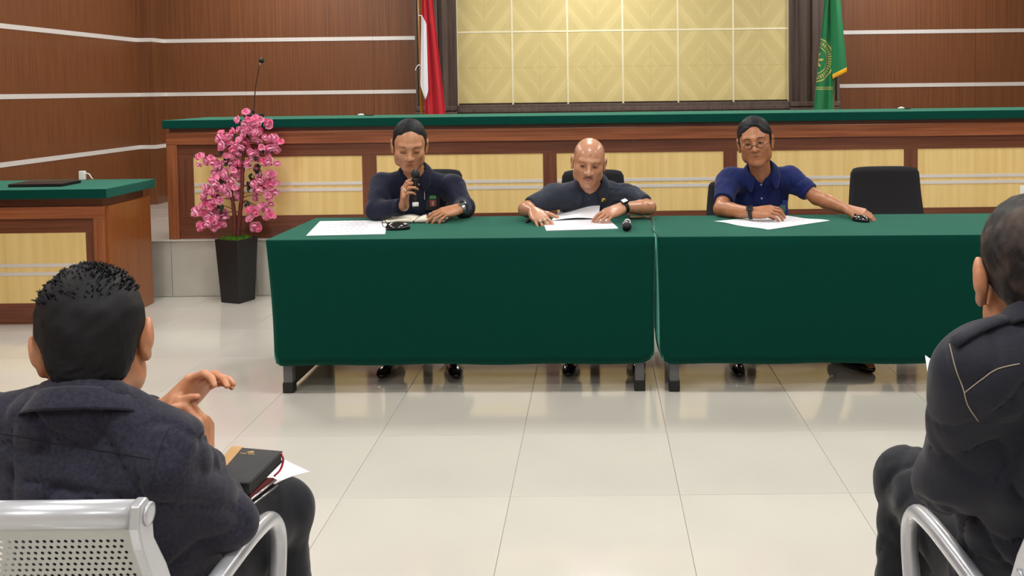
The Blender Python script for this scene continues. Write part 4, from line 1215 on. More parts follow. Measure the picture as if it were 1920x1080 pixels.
# glasses: thin frames low on the nose
gl_m = mat('spectacle_lens', (255, 255, 255), .02); b = gl_m.node_tree.nodes['Principled BSDF']; b.inputs['Transmission Weight'].default_value = 1; b.inputs['IOR'].default_value = 1.05
GF = mat('spectacle_frame', (58, 44, 40), .3, metal=.6)
sp = kid(man3, 'body')[0]
gz = -.012
for sx in (-1, 1):
    pts = [HL(H3, (sx * .032 + .0205 * math.cos(a), -.1115 + .006 * abs(sx * .032 + .0205 * math.cos(a)) / .05, gz + .0125 * math.sin(a))) for a in [2 * PI * k / 20 for k in range(20)]]
    bm = new_bm(); add_tube(bm, pts, .0013, 6, closed=True); fr_ = obj('glasses_frame', bm, GF, man3, True)
    bm = new_bm(); bm.faces.new([bm.verts.new(p) for p in pts]); ln_ = obj('lens', bm, gl_m, fr_); md = ln_.modifiers.new('s', 'SOLIDIFY'); md.thickness = .001
    bm = new_bm(); add_tube(bm, [HL(H3, (sx * .052, -.106, gz + .004)), HL(H3, (sx * .074, -.085, gz + .008)), HL(H3, (sx * .086, .0, gz + .018))], .0014, 6); obj('temple_arm', bm, GF, fr_, True)
bm = new_bm(); add_tube(bm, curve_pts([HL(H3, p) for p in ((-.0125, -.1125, gz + .002), (0, -.1235, gz + .006), (.0125, -.1125, gz + .002))], 4), .0015, 6); obj('bridge', bm, GF, man3, True)
buttons(man3, sh3, [(1427, 346), (1428, 372)], m=mat('white_button', (150, 160, 190), .3))
wrist_watch(man3, V3(J3['wrL']), J3['handL']['d'], J3['handL']['n'], .028, black_rubber, dark_metal)
r_ = chest_plate(man3, sh3, 1466, 388, .050, .080, badge_blue, 'id_badge')
oriented_box('badge_card', mat('badge_card', (92, 130, 120), .4), r_[0], r_[1] + -r_[3] * .002 - r_[4] * .006, r_[2], r_[3], r_[4], .034, .002, .040, .0004)

# ================================================================== FOREGROUND: SEATED LISTENERS
def steel_chair(label, xe, side, ybk, ztop, width=.52):
    """beam seating unit; xe: end of the unit nearest the aisle, side=-1: unit extends to -x"""
    t = thing('waiting_chair', label, 'chair', (xe, ybk, 0), 0)
    sgn = side; x0, x1 = (0, sgn * width)
    lean = .34      # y gained per metre of drop
    h = ztop - .44
    bm = new_bm(); add_tube(bm, [(x0, .008, h * 0 + ztop - .020), (x1, .008, ztop - .019)], .0195, 20, flat=1.0); obj('top_bar', bm, silver_paint, t, True)
    # perforated back sheet with real holes
    px, pz = .0098, .0108; nx = int((width - .05) / px); nz_ = int(h / pz) - 3
    bm = new_bm(); vd = {}
    def vv(k, x, z):
        key = (round(x, 5), round(z, 5))
        if key not in vd:
            zz = ztop - .042 - z; bulge = .022 * math.sin(min(1, z / h) * PI)
            vd[key] = bm.verts.new((sgn * x, .004 + lean * z - bulge * 0 + bulge, zz))
        return vd[key]
    for i in range(nx):
        for j in range(nz_):
            cx = .032 + (i + .5) * px; cz = .012 + (j + .5) * pz; sh_ = 0
            corners = [(cx + px / 2, cz), (cx + px / 2, cz + pz / 2), (cx, cz + pz / 2), (cx - px / 2, cz + pz / 2), (cx - px / 2, cz), (cx - px / 2, cz - pz / 2), (cx, cz - pz / 2), (cx + px / 2, cz - pz / 2)]
            o_ = [vv(0, *c) for c in corners]; off = (px * .22 if j % 2 else -px * .22)
            r_ = .0026; inn = [bm.verts.new((vd_x, 0, 0)) for vd_x in [0] * 8]
            for q, nv in enumerate(inn):
                a = q * PI / 4; x = cx + off * .9 + r_ * math.cos(a); z = cz + r_ * 1.1 * math.sin(a); zz = ztop - .042 - z; bulge = .022 * math.sin(min(1, z / h) * PI)
                nv.co = (sgn * x, .004 + lean * z + bulge, zz)
            for q in range(8): bm.faces.new((o_[q], o_[(q + 1) % 8], inn[(q + 1) % 8], inn[q]))
    obj('perforated_back', bm, silver_sheet, t, False)
    # plain borders
    bm = new_bm()
    def strip(xa, xb, za, zb, n=14):
        A = []
        for k in range(n + 1):
            z = za + (zb - za) * k / n; bulge = .022 * math.sin(min(1, z / h) * PI); y = .004 + lean * z + bulge
            A.append([bm.verts.new((sgn * x, y + dy, ztop - .042 - z)) for x, dy in ((xa, 0), (xb, 0), (xb, .004), (xa, .004))])
        for a, b in zip(A, A[1:]):
            for q in range(4): bm.faces.new((a[q], a[(q + 1) % 4], b[(q + 1) % 4], b[q]))
        bm.faces.new(A[0]); bm.faces.new(list(reversed(A[-1])))
    strip(.010, .032, -.01, h); strip(width - .032, width - .01, -.01, h); strip(.032, width - .032, -.012, .012, 2); strip(.032, width - .032, h - .03, h, 2)
    obj('back_border', bm, silver_sheet, t)
    # cast side frames
    for xs in (x0, x1):
        bm = new_bm()
        outer = []; w0 = .024
        prof = [(-.018, ztop - .030), (-.012, ztop + .0005), (.010, ztop + .004), (.020, ztop - .008), (.024, ztop - .035), (.026, ztop - .06)]
        for k in range(1, 9): z = .02 + (h - .02) * k / 8; prof.append((.024 + lean * z * 1.0 + .020 * math.sin(k / 8 * PI) + .004, ztop - .042 - z))
        back = []
        for k in range(8, -1, -1): z = .02 + (h - .02) * k / 8; back.append((-.004 + lean * z + .018 * math.sin(k / 8 * PI) - .012, ztop - .042 - z))
        xa, xb = (xs - .004 * sgn, xs + .011 * sgn); add_prism(bm, prof + back, 'x', min(xa, xb), max(xa, xb))
        f = obj('side_frame', bm, silver_paint, t, False, bevel=.003)
        bm = new_bm(); add_lathe(bm, [(.016, 0), (.016, .003), (.010, .004)], seg=18, M4=Matrix.Translation((xs - sgn * .004, .010, ztop - .020)) @ Matrix.Rotation(-sgn * PI / 2, 4, 'Y')); obj('end_cap', bm, silver_paint, f, True)
        bm = new_bm(); add_lathe(bm, [(.009, 0), (.009, .003), (.006, .004)], seg=14, M4=Matrix.Translation((xs - sgn * .004, lean * .1 + .012, ztop - .14)) @ Matrix.Rotation(-sgn * PI / 2, 4, 'Y')); obj('screw_cap', bm, silver_paint, f, True)
        # armrest loop
        pts = curve_pts([(xs, .09, .60), (xs, .125, .628), (xs, .19, .642), (xs, .32, .645), (xs, .42, .642), (xs, .49, .628), (xs, .528, .585), (xs, .525, .52), (xs, .50, .45), (xs, .46, .41)], 6)
        bm = new_bm(); add_tube(bm, pts, .0165, 14, flat=1.0); obj('armrest', bm, silver_paint, t, True)
    yb = .004 + lean * h
    bm = new_bm(); add_box(bm, min(x0, x1) + .02, max(x0, x1) - .02, yb + .01, yb + .43, .415, .425, .003); obj('seat', bm, silver_sheet, t)
    bm = new_bm(); add_tube(bm, [(x0, yb + .43, .415), (x1, yb + .43, .415)], .018, 14); obj('seat_front_bar', bm, silver_paint, t, True)
    bm = new_bm(); add_box(bm, min(x0, x1), max(x0, x1), yb + .16, yb + .24, .33, .39, .006); obj('beam', bm, grey_metal, t)
    lx = (x0 + x1) / 2
    bm = new_bm(); add_tube(bm, [(lx, yb + .2, .33), (lx, yb + .2, .08)], .025, 12); obj('leg_post', bm, silver_paint, t, True)
    bm = new_bm(); add_tube(bm, curve_pts([(lx, yb - .08, .016), (lx, yb + .05, .06), (lx, yb + .2, .085), (lx, yb + .38, .06), (lx, yb + .50, .016)]), .016, 10, flat=1.6); obj('foot_bar', bm, silver_paint, t, True)
    return t
steel_chair('silver perforated steel waiting chair at bottom left under the man in charcoal', -.628, -1, 1.262, .882)
steel_chair('silver steel waiting chair at bottom right under the man in the black jacket', .600, 1, 1.262, .882)

H4 = head_frame(P3(177, 641, 1.56), yaw=.36, pitch=.16, roll=.07, s=.98, face=1)
J4 = dict(H=H4, ar=.92, neck=P3(165, 768, 1.50), shL=P3(318, 850, 1.49), shR=P3(-70, 815, 1.53), elL=P3(424, 980, 1.58), elR=Z_((-1.08, 1.80, .78)),
          wrL=Z_((-.775, 1.80, .715)), wrR=P3(316, 770, 1.86), pelvis=Z_((-.83, 1.60, .55)),
          knL=Z_((-.705, 2.02, .53)), knR=Z_((-1.00, 2.02, .53)), anL=Z_((-.70, 2.06, .10)), anR=Z_((-1.0, 2.04, .10)), toeL=Z_((-.70, 2.22, .03)), toeR=Z_((-1.0, 2.2, .03)),
          handL=dict(d=(-.05, .25, .90), n=(.85, .1, .1), side=-1, curl=(.85, .9, .9, .9), spread=.03, s=.95, td=(-.5, -.1, .8)),
          handR=dict(d=(.66, .10, .58), n=(-.45, .55, .62), side=1, curl=(.62, .60, .50, .45), spread=.10, s=.92, td=(.80, -.50, .28), tc=.12),
          gap=.5, slR=.93, slL=.95, cz=.022, cr=1.04)
def cap4(Q, T):
    w = np.clip((Q[:, 1] - .0) * 40, 0, 1) * np.clip((-.030 - Q[:, 2]) * 60, 0, 1) * np.clip((Q[:, 2] + .085) * 30, 0, 1)
    w = w[:, None] * .38
    return T * (1 - w) + T * np.array((.4, .42, .45)) * w
man4, F4 = person('person', 'man in a charcoal shirt seen from behind, hands raised, in the near left chair', skin_d, shirt_char, J4, 'long', h=.0042, seed=21, waist=1.0, legs_r=.92, sh_noise=.006, neck_cut=False, headkw=dict(ears=1.25, wide=.96), tint=skin_tint(H4, cap=cap4))
sh4 = kid(man4, 'shirt')[0]
def nape(v, H, r1=(.064, .050, .070), c1=(0, .060, -.018)): v.ell(HL(H, c1), [q * H['s'] for q in r1], H['R'], .03 * H['s'], noise=wob(4, 60, .0012))
h4 = hair(man4, H4, (.083, .103, .0905), [((0, -.130, .0), (.072, .090, .085), .012), ((0, -.10, -.10), (.13, .105, .09), .01), ((0, .10, -.148), (.14, .12, .085), .012)], hair_mat, noise=(2, 26, .0014), extra=lambda v: nape(v, H4))
# short tufts standing up along the crown
rng = random.Random(4); bm = new_bm()
for k in range(700):
    a = rng.uniform(0, 2 * PI); b_ = rng.uniform(.0, 1.15); q = Vector((math.sin(b_) * math.cos(a) * .083, .018 + math.sin(b_) * math.sin(a) * .103, .042 + math.cos(b_) * .088))
    p = HL(H4, q * .985); nrm = unit(HL(H4, (q.x * 1.3, q.y * 1.3, q.z * 1.3)) - p); sw = np.array((rng.uniform(-1, 1), rng.uniform(-1, 1), rng.uniform(-.3, .3)))
    tip = p + unit(nrm + sw * .9) * rng.uniform(.006, .013); mid = (p + tip) / 2 + nrm * .003
    add_tube(bm, [p, mid, tip], [.0016, .0011, .0002], 4)
o = obj('hair_tufts', bm, hair_mat, h4, True); o['kind'] = 'stuff'
seam = mat('dark_seam', (22, 22, 30), .9)
stitch(man4, sh4, [(2, 812), (60, 822), (130, 836), (200, 846), (290, 862)], .0012, seam, 'yoke_seam', 0)
stitch(man4, sh4, [(318, 800), (300, 840), (290, 880), (283, 925)], .0012, seam, 'armhole_seam', 0)

H5 = head_frame(P3(1954, 524, 1.50), yaw=-.26, pitch=.10, roll=-.03, s=1.08, face=1)
J5 = dict(H=H5, tr=.050, neck=P3(1992, 655, 1.43), shL=Z_((.945, 1.42, .985)), shR=P3(1842, 694, 1.43), elR=Z_((.575, 1.52, .790)), elL=Z_((1.02, 1.52, .78)),
          wrR=Z_((.755, 1.74, .69)), wrL=Z_((.90, 1.76, .72)), pelvis=Z_((.80, 1.60, .56)),
          knR=Z_((.672, 2.00, .585)), knL=Z_((.96, 2.02, .54)), anR=Z_((.655, 2.03, .10)), anL=Z_((.95, 2.06, .10)), toeR=Z_((.65, 2.20, .03)), toeL=Z_((.95, 2.22, .03)),
          handR=dict(d=(.35, .60, .45), n=(-.7, .1, .5), side=1, curl=(.6, .65, .7, .7), spread=.03, s=.95), handL=dict(d=(-.35, .6, .4), n=(.7, .1, .5), side=-1, curl=(.6, .65, .7, .7), spread=.03, s=.95),
          slR=.97, slL=.97, cz=.070, cr=.98)
def cap5(Q, T):
    w = np.clip((Q[:, 1] - .0) * 40, 0, 1) * np.clip((-.015 - Q[:, 2]) * 50, 0, 1) * np.clip((Q[:, 2] + .080) * 30, 0, 1)
    w = w[:, None] * .55
    return T * (1 - w) + T * np.array((.42, .42, .42)) * w
man5, F5 = person('person', 'man in a black jacket with pale stitching seen from behind at the right edge', skin_d, jacket, J5, 'long', h=.005, seed=33, waist=1.05, sh_noise=.006, neck_cut=False, headkw=dict(ears=1.0, wide=1.04), tint=skin_tint(H5, cap=cap5))
sh5 = kid(man5, 'shirt')[0]
hair(man5, H5, (.0885, .104, .0900), [((0, -.130, .0), (.072, .090, .085), .012), ((0, -.10, -.10), (.13, .105, .09), .01), ((0, .10, -.150), (.14, .12, .085), .012), ], hair_thin, noise=(6, 40, .0012), extra=lambda v: nape(v, H5, (.062, .046, .062), (0, .060, .0)))
st = mat('pale_thread', (150, 138, 120), .8)
stitch(man5, sh5, [(1781, 645), (1792, 690), (1806, 728), (1815, 760), (1836, 792)], .0009, st, off=.0006)
stitch(man5, sh5, [(1808, 737), (1840, 712), (1870, 692), (1915, 681)], .0009, st, off=.0006)
# epaulette strap lying on the shoulder
hits = [surf([sh5], u, v, .004)[0] for u, v in ((1884, 600), (1860, 608), (1835, 618), (1812, 630), (1790, 645))]
hits = [q for q in hits if q is not None]
if len(hits) > 2:
    bm = new_bm(); add_tube(bm, hits, .016, 10, flat=.35); obj('epaulette', bm, jacket, man5, True)
# ================================================================== THINGS ON THE TABLES
def sheet(label, corners, name='paper_sheet', z=TOP, group=None, m=paper, lift=None, lines=True, cat='paper', thick=.0009, ruled=9):
    """corners in order: 4 points on the table (x,y); lift(s,t)->dz"""
    c = sum((Vector(p) for p in corners), Vector((0, 0))) / 4
    t = thing(name, label, cat, (c.x, c.y, z), 0, group); n = 14
    def pos(s_, u_, dz=0):
        a = Vector(corners[0]).lerp(Vector(corners[1]), s_); b = Vector(corners[3]).lerp(Vector(corners[2]), s_); p = a.lerp(b, u_) - c
        return Vector((p.x, p.y, (lift(s_, u_) if lift else 0) + dz))
    bm = new_bm(); T_ = [[bm.verts.new(pos(i / n, j / n, thick)) for i in range(n + 1)] for j in range(n + 1)]; B_ = [[bm.verts.new(pos(i / n, j / n, 0)) for i in range(n + 1)] for j in range(n + 1)]
    for G in (T_, B_):
        for j in range(n):
            for i in range(n): bm.faces.new((G[j][i], G[j][i + 1], G[j + 1][i + 1], G[j + 1][i]))
    for i in range(n):
        bm.faces.new((T_[0][i], T_[0][i + 1], B_[0][i + 1], B_[0][i])); bm.faces.new((T_[n][i], T_[n][i + 1], B_[n][i + 1], B_[n][i]))
        bm.faces.new((T_[i][0], T_[i + 1][0], B_[i + 1][0], B_[i][0])); bm.faces.new((T_[i][n], T_[i + 1][n], B_[i + 1][n], B_[i][n]))
    obj('sheet', bm, m, t)
    if lines:
        bm = new_bm(); rg = random.Random(hash(label) % 1000 if False else len(label))
        for k in range(ruled):
            v = .12 + .76 * k / (ruled - 1); e = rg.uniform(.6, .9)
            for q in range(8):
                s0 = .1 + (e - .1) * q / 8; s1 = .1 + (e - .1) * (q + .8) / 8
                bm.faces.new([bm.verts.new(pos(a, b, thick + .0003)) for a, b in ((s0, v), (s1, v), (s1, v + .022), (s0, v + .022))])
        pl = obj('printed_lines', bm, ink, t); pl['kind'] = 'stuff'
    return t
def xy(u, v, z=TOP): p = at(u, v, z=z); return Vector((p.x, p.y))
sheet('white printed papers lying flat at the left end of the left table', [xy(574, 442), xy(722, 439), xy(727, 413), xy(600, 415)])
sheet('white paper stack lying in front of the man in the slate shirt', [xy(1024, 433), xy(1159, 429), xy(1140, 411), xy(1017, 414)], lines=False, thick=.004)
# lifted sheet, held by the raised hand
c4 = [xy(1033, 416), xy(1122, 413), xy(1128, 402), xy(1046, 402)]
sheet('white sheet bent upwards between the hands of the man in the slate shirt', c4, z=TOP + .005, lift=lambda s, t: .125 * max(0, t) ** 1.2 * math.exp(-((s - 1) / .55) ** 2) + .012 * math.sin(s * 3) * (1 - t), lines=False)
sheet('white printed paper turned at an angle under the hand of the man with glasses', [xy(1340, 415), xy(1440, 431), xy(1556, 414), xy(1462, 404)], lift=lambda s, t: .002 * math.sin(s * 9))

def mouse(label, p, rz, cable=None, s=1.0):
    t = thing('computer_mouse', label, 'mouse', (p.x, p.y, TOP), rz)
    v = Vol((-.06, -.045, -.005), (.06, .045, .06), .0025); v.ell((0, 0, .006), (.056 * s, .032 * s, .030 * s), None, .01)
    v.ell((0, 0, -.05), (.2, .2, .0505), None, .004, 'sub')
    V, Q = v.mesh(); np_mesh('mouse_shell', V, Q, mat('gloss_black', (16, 16, 18), .15, coat=.5), t, None, 1)
    bm = new_bm(); add_tube(bm, [(-.034, -.003, .0305), (-.034, .003, .0305)], .0065, 12); obj('scroll_wheel', bm, black_rubber, t, True)
    if cable:
        bm = new_bm(); add_tube(bm, curve_pts(cable), .0018, 6); obj('mouse_cable', bm, black_rubber, t, True)
    return t
mouse('shiny black computer mouse with thin cable beside the open notebook', xy(746, 430), .12, [(-.055, 0, .01), (-.075, .01, .02), (-.078, .03, .05), (-.065, .05, .035), (-.05, .08, .004), (-.04, .16, .004)], 1.12)
mouse('black computer mouse under the hand of the man with glasses', xy(1614, 415), -.9, None, .9)

# open notebook
nb0 = xy(783, 413); nb = thing('open_notebook', 'open cream-paged notebook in front of the man with the microphone', 'notebook', (nb0.x, nb0.y, TOP), -.03)
for sg in (-1, 1):
    bm = new_bm(); n = 12; T_ = []
    for i in range(n + 1):
        s_ = i / n; x = sg * (.004 + .158 * s_); z = .006 + .012 * math.sin(min(1, s_ * 1.3) * PI) * (1 - .3 * s_) + (.004 if sg < 0 else .008)
        T_.append([bm.verts.new((x, y, zz)) for y, zz in ((-.10, .003), (-.10, z), (.10, z), (.10, .003))])
    for a, b in zip(T_, T_[1:]):
        for q in range(4): bm.faces.new((a[q], a[(q + 1) % 4], b[(q + 1) % 4], b[q]))
    bm.faces.new(T_[0]); bm.faces.new(list(reversed(T_[-1])))
    obj('page_block', bm, cream_paper, nb, True, bevel=0)
    box('cover', black_plastic, nb, min(sg * .002, sg * .166), max(sg * .002, sg * .166), -.104, .104, 0, .003)
bm = new_bm(); add_tube(bm, [(0, -.10, .008), (0, 0, .010), (0, .10, .008)], .0035, 8); obj('spine_cord', bm, black_plastic, nb, True)
# display device lying on the notebook
dp = Vector((nb.location.x + .095, nb.location.y + .01, TOP + .0262))
dv = thing('small_phone', 'small black phone with a pale screen resting on the right notebook page', 'phone', tuple(dp), -.05)
box('phone_body', black_plastic, dv, -.043, .043, -.030, .030, 0, .010, .003)
bm = new_bm(); add_box(bm, -.034, .034, -.020, .022, .0095, .0108); m_ = mat('lit_screen', (205, 210, 232), .2); obj('screen', bm, m_, dv)

# microphone lying on the table pointing at the camera
a_ = at(1175, 425, z=TOP + .027); b_ = at(1178, 404, z=TOP + .018); a_ = Vector((a_.x, a_.y, TOP + .025)); dd = (Vector((b_.x, b_.y, 0)) - Vector((a_.x, a_.y, 0))).normalized()
microphone('black microphone lying on the left table beside the wristwatch of the man in slate', a_, Vector((a_.x, a_.y, TOP + .0175)) + dd * .235, False)
p = xy(1187, 411); t = thing('mobile_phone', 'flat black phone lying behind the microphone on the left table', 'phone', (p.x + .02, p.y + .03, TOP), -.1)
box('phone_body', black_plastic, t, -.04, .075, -.032, .032, 0, .008, .003); box('screen', glass_dark, t, -.035, .070, -.029, .029, .0078, .0085)
p = xy(992, 416); t = thing('black_pen', 'short black pen on the green cloth beside the ringed hand', 'pen', (p.x, p.y, TOP), 1.35)
bm = new_bm(); add_tube(bm, [(-.05, 0, .006), (.045, 0, .006), (.058, 0, .006)], [.006, .006, .002], 10); obj('pen_barrel', bm, black_plastic, t, True)
bm = new_bm(); add_box(bm, -.05, -.015, -.0015, .0015, .0115, .0135); obj('pen_clip', bm, silver, t)
# thin black cord running over the table joint
bm = new_bm(); pts = [xy(u, v) for u, v in ((1218, 406), (1222, 420), (1224, 432))]
cd = add_tube(bm, curve_pts([(pts[0].x, pts[0].y, TOP + .0025), (pts[1].x + .003, pts[1].y, TOP + .003), (pts[2].x, pts[2].y, TOP + .0025), (pts[2].x + .012, 4.40, TOP + .0035), (pts[2].x + .016, 4.36, TOP - .006)]), .0022, 6)
tag(obj('table_cable', bm, black_rubber, None, True), 'thin black cord crossing the right end of the left table', 'cord')

# ================================================================== BOOKS AND PAPER ON THE LAP
lap = Vector((-.70, 1.84, .640))
def lap_frame(t, loc, rz, tilt, roll=0): t.location = loc; t.rotation_euler = (tilt, roll, rz)
def P_at(u, v, Y): return at(u, v, Y=Y)
# paper lying on the thigh
A = P_at(470, 938, 1.76); B = P_at(581, 884, 1.92); C_ = P_at(535, 862, 2.03); D_ = P_at(420, 880, 1.86)
t = thing('lap_paper', 'white paper sheet on the knee of the man in charcoal, under the black diary', 'paper', tuple((A + B + C_ + D_) / 4)); base = t.location.copy()
bm = new_bm(); n = 10; T_ = []
for j in range(n + 1):
    r = []
    for i in range(n + 1):
        s_, u_ = i / n, j / n; p = A.lerp(B, s_).lerp(D_.lerp(C_, s_), u_) - base; p.z += .010 * math.sin(s_ * PI) - .010 * max(0, .35 - s_ * 1.0) * 0; r.append(bm.verts.new(p))
    T_.append(r)
for j in range(n):
    for i in range(n): bm.faces.new((T_[j][i], T_[j][i + 1], T_[j + 1][i + 1], T_[j + 1][i]))
o = obj('sheet', bm, paper, t, True); md = o.modifiers.new('s', 'SOLIDIFY'); md.thickness = .001
def slab(name, label, cat, pts, m, thick, parts=None):
    """pts: near-left, near-right, far-right, far-left corners (world) of the top face"""
    P = [Vector(p) for p in pts]; n_ = (P[1] - P[0]).cross(P[3] - P[0]).normalized()
    if n_.z < 0: n_ = -n_
    c = sum(P, Vector()) / 4; t = thing(name, label, cat, tuple(c - n_ * thick))
    return t, P, n_, c
def quad_solid(name, P, n_, z0, z1, m, t, inset=0, bev=.0025):
    c = sum(P, Vector()) / 4; bm = new_bm(); o_ = t.location
    A_ = [bm.verts.new(p + (c - p).normalized() * inset - n_ * z0 - o_) for p in P]; B_ = [bm.verts.new(p + (c - p).normalized() * inset - n_ * z1 - o_) for p in P]
    for i in range(4): bm.faces.new((A_[i], A_[(i + 1) % 4], B_[(i + 1) % 4], B_[i]))
    bm.faces.new(A_); bm.faces.new(list(reversed(B_)))
    if bev: bmesh.ops.bevel(bm, geom=list(bm.edges), offset=bev, segments=2, affect='EDGES')
    return obj(name, bm, m, t)
PB = [P_at(395, 898, 1.70), P_at(462, 904, 1.70), P_at(531, 846, 1.86), P_at(446, 838, 1.86)]
BK = [P_at(380, 905, 1.68), P_at(468, 906, 1.68), P_at(531, 845, 1.82), P_at(437, 837, 1.86)]
t, P, n_, c = slab('black_diary', 'thick black diary with tan band and red ribbon on the lap, man in charcoal', 'book', BK, book_black, .022)
quad_solid('cover', P, n_, 0, .0035, book_black, t)
quad_solid('page_block', P, n_, .0035, .0185, mat('page_edge', (46, 44, 46), .8), t, .004, 0)
quad_solid('back_cover', P, n_, .0185, .022, book_black, t)
band = [P[0].lerp(P[1], -.02), P[0].lerp(P[1], .20), P[3].lerp(P[2], .20), P[3].lerp(P[2], -.02)]
quad_solid('tan_band', band, n_, -.0012, .002, tan_leather, t, 0, 0)
bm = new_bm(); e0 = P[2] * .985 + P[3] * .015 - t.location; rb = [P[2].lerp(P[1], .08), P_at(531, 862, 1.825), P_at(526, 880, 1.82), P_at(514, 893, 1.80)]
add_tube(bm, curve_pts([q - t.location for q in rb], 6), .0022, 8, flat=.5); obj('ribbon_marker', bm, red_ribbon, t, True)
# gold emblem and two short lines of small lettering on the cover
ex = (P[2] - P[3]).normalized(); ey = n_.cross(ex).normalized()
ec = P[3].lerp(P[2], .42).lerp(P[0].lerp(P[1], .42), .16) + n_ * .0006
if (P[3] - P[0]).dot(ey) < 0: ey = -ey
bm = new_bm()
def gq(x0, x1, y0, y1):
    bm.faces.new([bm.verts.new(ec + ex * x + ey * y + n_ * .0003 - t.location) for x, y in ((x0, y0), (x1, y0), (x1, y1), (x0, y1))])
for k in range(5): gq(-.007 + k * .003, -.005 + k * .003, .004, .004 + .003 + .002 * (2 - abs(k - 2)))
gq(-.008, .008, .002, .0035)
for k in range(9):
    if k == 4: continue
    gq(-.018 + k * .004, -.0155 + k * .004, -.006, -.003)
obj('gold_emblem', bm, gold, t)
off = n_ * -.0235
def low(pts, dn): return [Vector(p) - n_ * dn for p in pts]
W_ = low([P[0].lerp(P[1], .3), P[1] + (P[1] - P[0]) * .03, P[1].lerp(P[2], .55) + (P[1] - P[0]) * .16, P[0].lerp(P[3], .5)], .024)
t2 = thing('wallet', 'dark red wallet under the black diary on the lap', 'wallet', tuple(sum(W_, Vector()) / 4 - n_ * .012))
quad_solid('wallet_body', W_, n_, 0, .011, brown_leather, t2)
bm = new_bm(); add_tube(bm, [W_[1] - n_ * .0055 - t2.location, W_[2] - n_ * .0055 - t2.location], .0022, 6); obj('zip', bm, silver, t2, True)
W2 = low([W_[0], W_[1] + (W_[1] - W_[0]) * .04, W_[2] + (W_[1] - W_[0]) * .05, W_[3]], .012)
t3 = thing('mobile_phone', 'black phone under the dark red wallet on the lap', 'phone', tuple(sum(W2, Vector()) / 4 - n_ * .009))
quad_solid('phone_body', W2, n_, 0, .009, black_plastic, t3)
bm = new_bm(); add_tube(bm, [W2[1] - n_ * .003 - t3.location, W2[2] - n_ * .003 - t3.location], .0014, 6); obj('metal_rim', bm, silver, t3, True)

# paper held by the man at the right
q = [P_at(1738, 712, 1.86), P_at(1800, 760, 1.84), P_at(1790, 690, 1.93), P_at(1736, 667, 1.93)]
q = [P_at(1742, 716, 1.86), P_at(1815, 770, 1.84), P_at(1805, 715, 1.90), P_at(1735, 666, 1.92)]
t = thing('held_paper', 'white paper corner held in front of the man in the black jacket', 'paper', tuple(sum(q, Vector()) / 4)); bm = new_bm()
bm.faces.new([bm.verts.new(p - t.location) for p in q]); o = obj('sheet', bm, paper, t); md = o.modifiers.new('s', 'SOLIDIFY'); md.thickness = .001

# ================================================================== BLOSSOM TREE IN A BLACK POT
TX, TY = -2.445, 6.46
tr = thing('blossom_tree', 'artificial tree with pink blossoms in a tall tapered black square pot', 'plant', (TX, TY, 0))
bm = new_bm(); rings = []
for z, a in ((0, .080), (.004, .082), (.435, .103), (.44, .103), (.44, .094), (.415, .092)):
    r = []
    for k in range(4):
        th = PI / 4 + k * PI / 2 + math.radians(-22); r.append(bm.verts.new((a * 1.36 * math.cos(th) - .045, a * 1.36 * math.sin(th), z)))
    rings.append(r)
for a, b in zip(rings, rings[1:]):
    for k in range(4): bm.faces.new((a[k], a[(k + 1) % 4], b[(k + 1) % 4], b[k]))
bm.faces.new(list(reversed(rings[0]))); bm.faces.new(rings[-1]); obj('pot', bm, pot_black, tr, bevel=.003)
rg = random.Random(11)
bm = new_bm()
for k in range(900):
    a = rg.uniform(0, 2 * PI); r = .105 * math.sqrt(rg.random()); x, y = r * math.cos(a), r * math.sin(a)
    th = math.radians(-22); lx, ly = x * math.cos(-th) - y * math.sin(-th), x * math.sin(-th) + y * math.cos(-th)
    if max(abs(lx), abs(ly)) > .088: continue
    h_ = rg.uniform(.012, .035) + .02 * (1 - r / .105); d = Vector((rg.uniform(-.5, .5), rg.uniform(-.5, .5), 1)).normalized() * h_; s_ = Vector((rg.uniform(-1, 1), rg.uniform(-1, 1), 0)).normalized() * .004
    p = Vector((x - .045, y, .425)); bm.faces.new([bm.verts.new(q) for q in (p - s_, p + s_, p + d)])
add_lathe(bm, [(.088, .40), (.085, .425), (.05, .436), (.001, .438)], -.045, 0, seg=16)
o = obj('moss', bm, moss, tr); o['kind'] = 'stuff'
def tp_(u, v, dy=0): p = at(u, v, Y=TY + dy); return Vector((p.x - TX, p.y - TY, p.z))
trunks = [[tp_(440, 445), tp_(440, 410), tp_(436, 375), tp_(432, 350), tp_(425, 320, .03)],
          [tp_(446, 445), tp_(449, 410), tp_(453, 370, -.02), tp_(455, 320, -.02), tp_(456, 290), tp_(458, 262, .02), tp_(466, 235, .02)]]
for c in trunks:
    P = curve_pts(c, 6); bm = new_bm(); add_tube(bm, P, [.017 - .010 * i / len(P) + .0015 * math.sin(i * 2.1) for i in range(len(P))], 9); obj('trunk', bm, bark, tr, True)
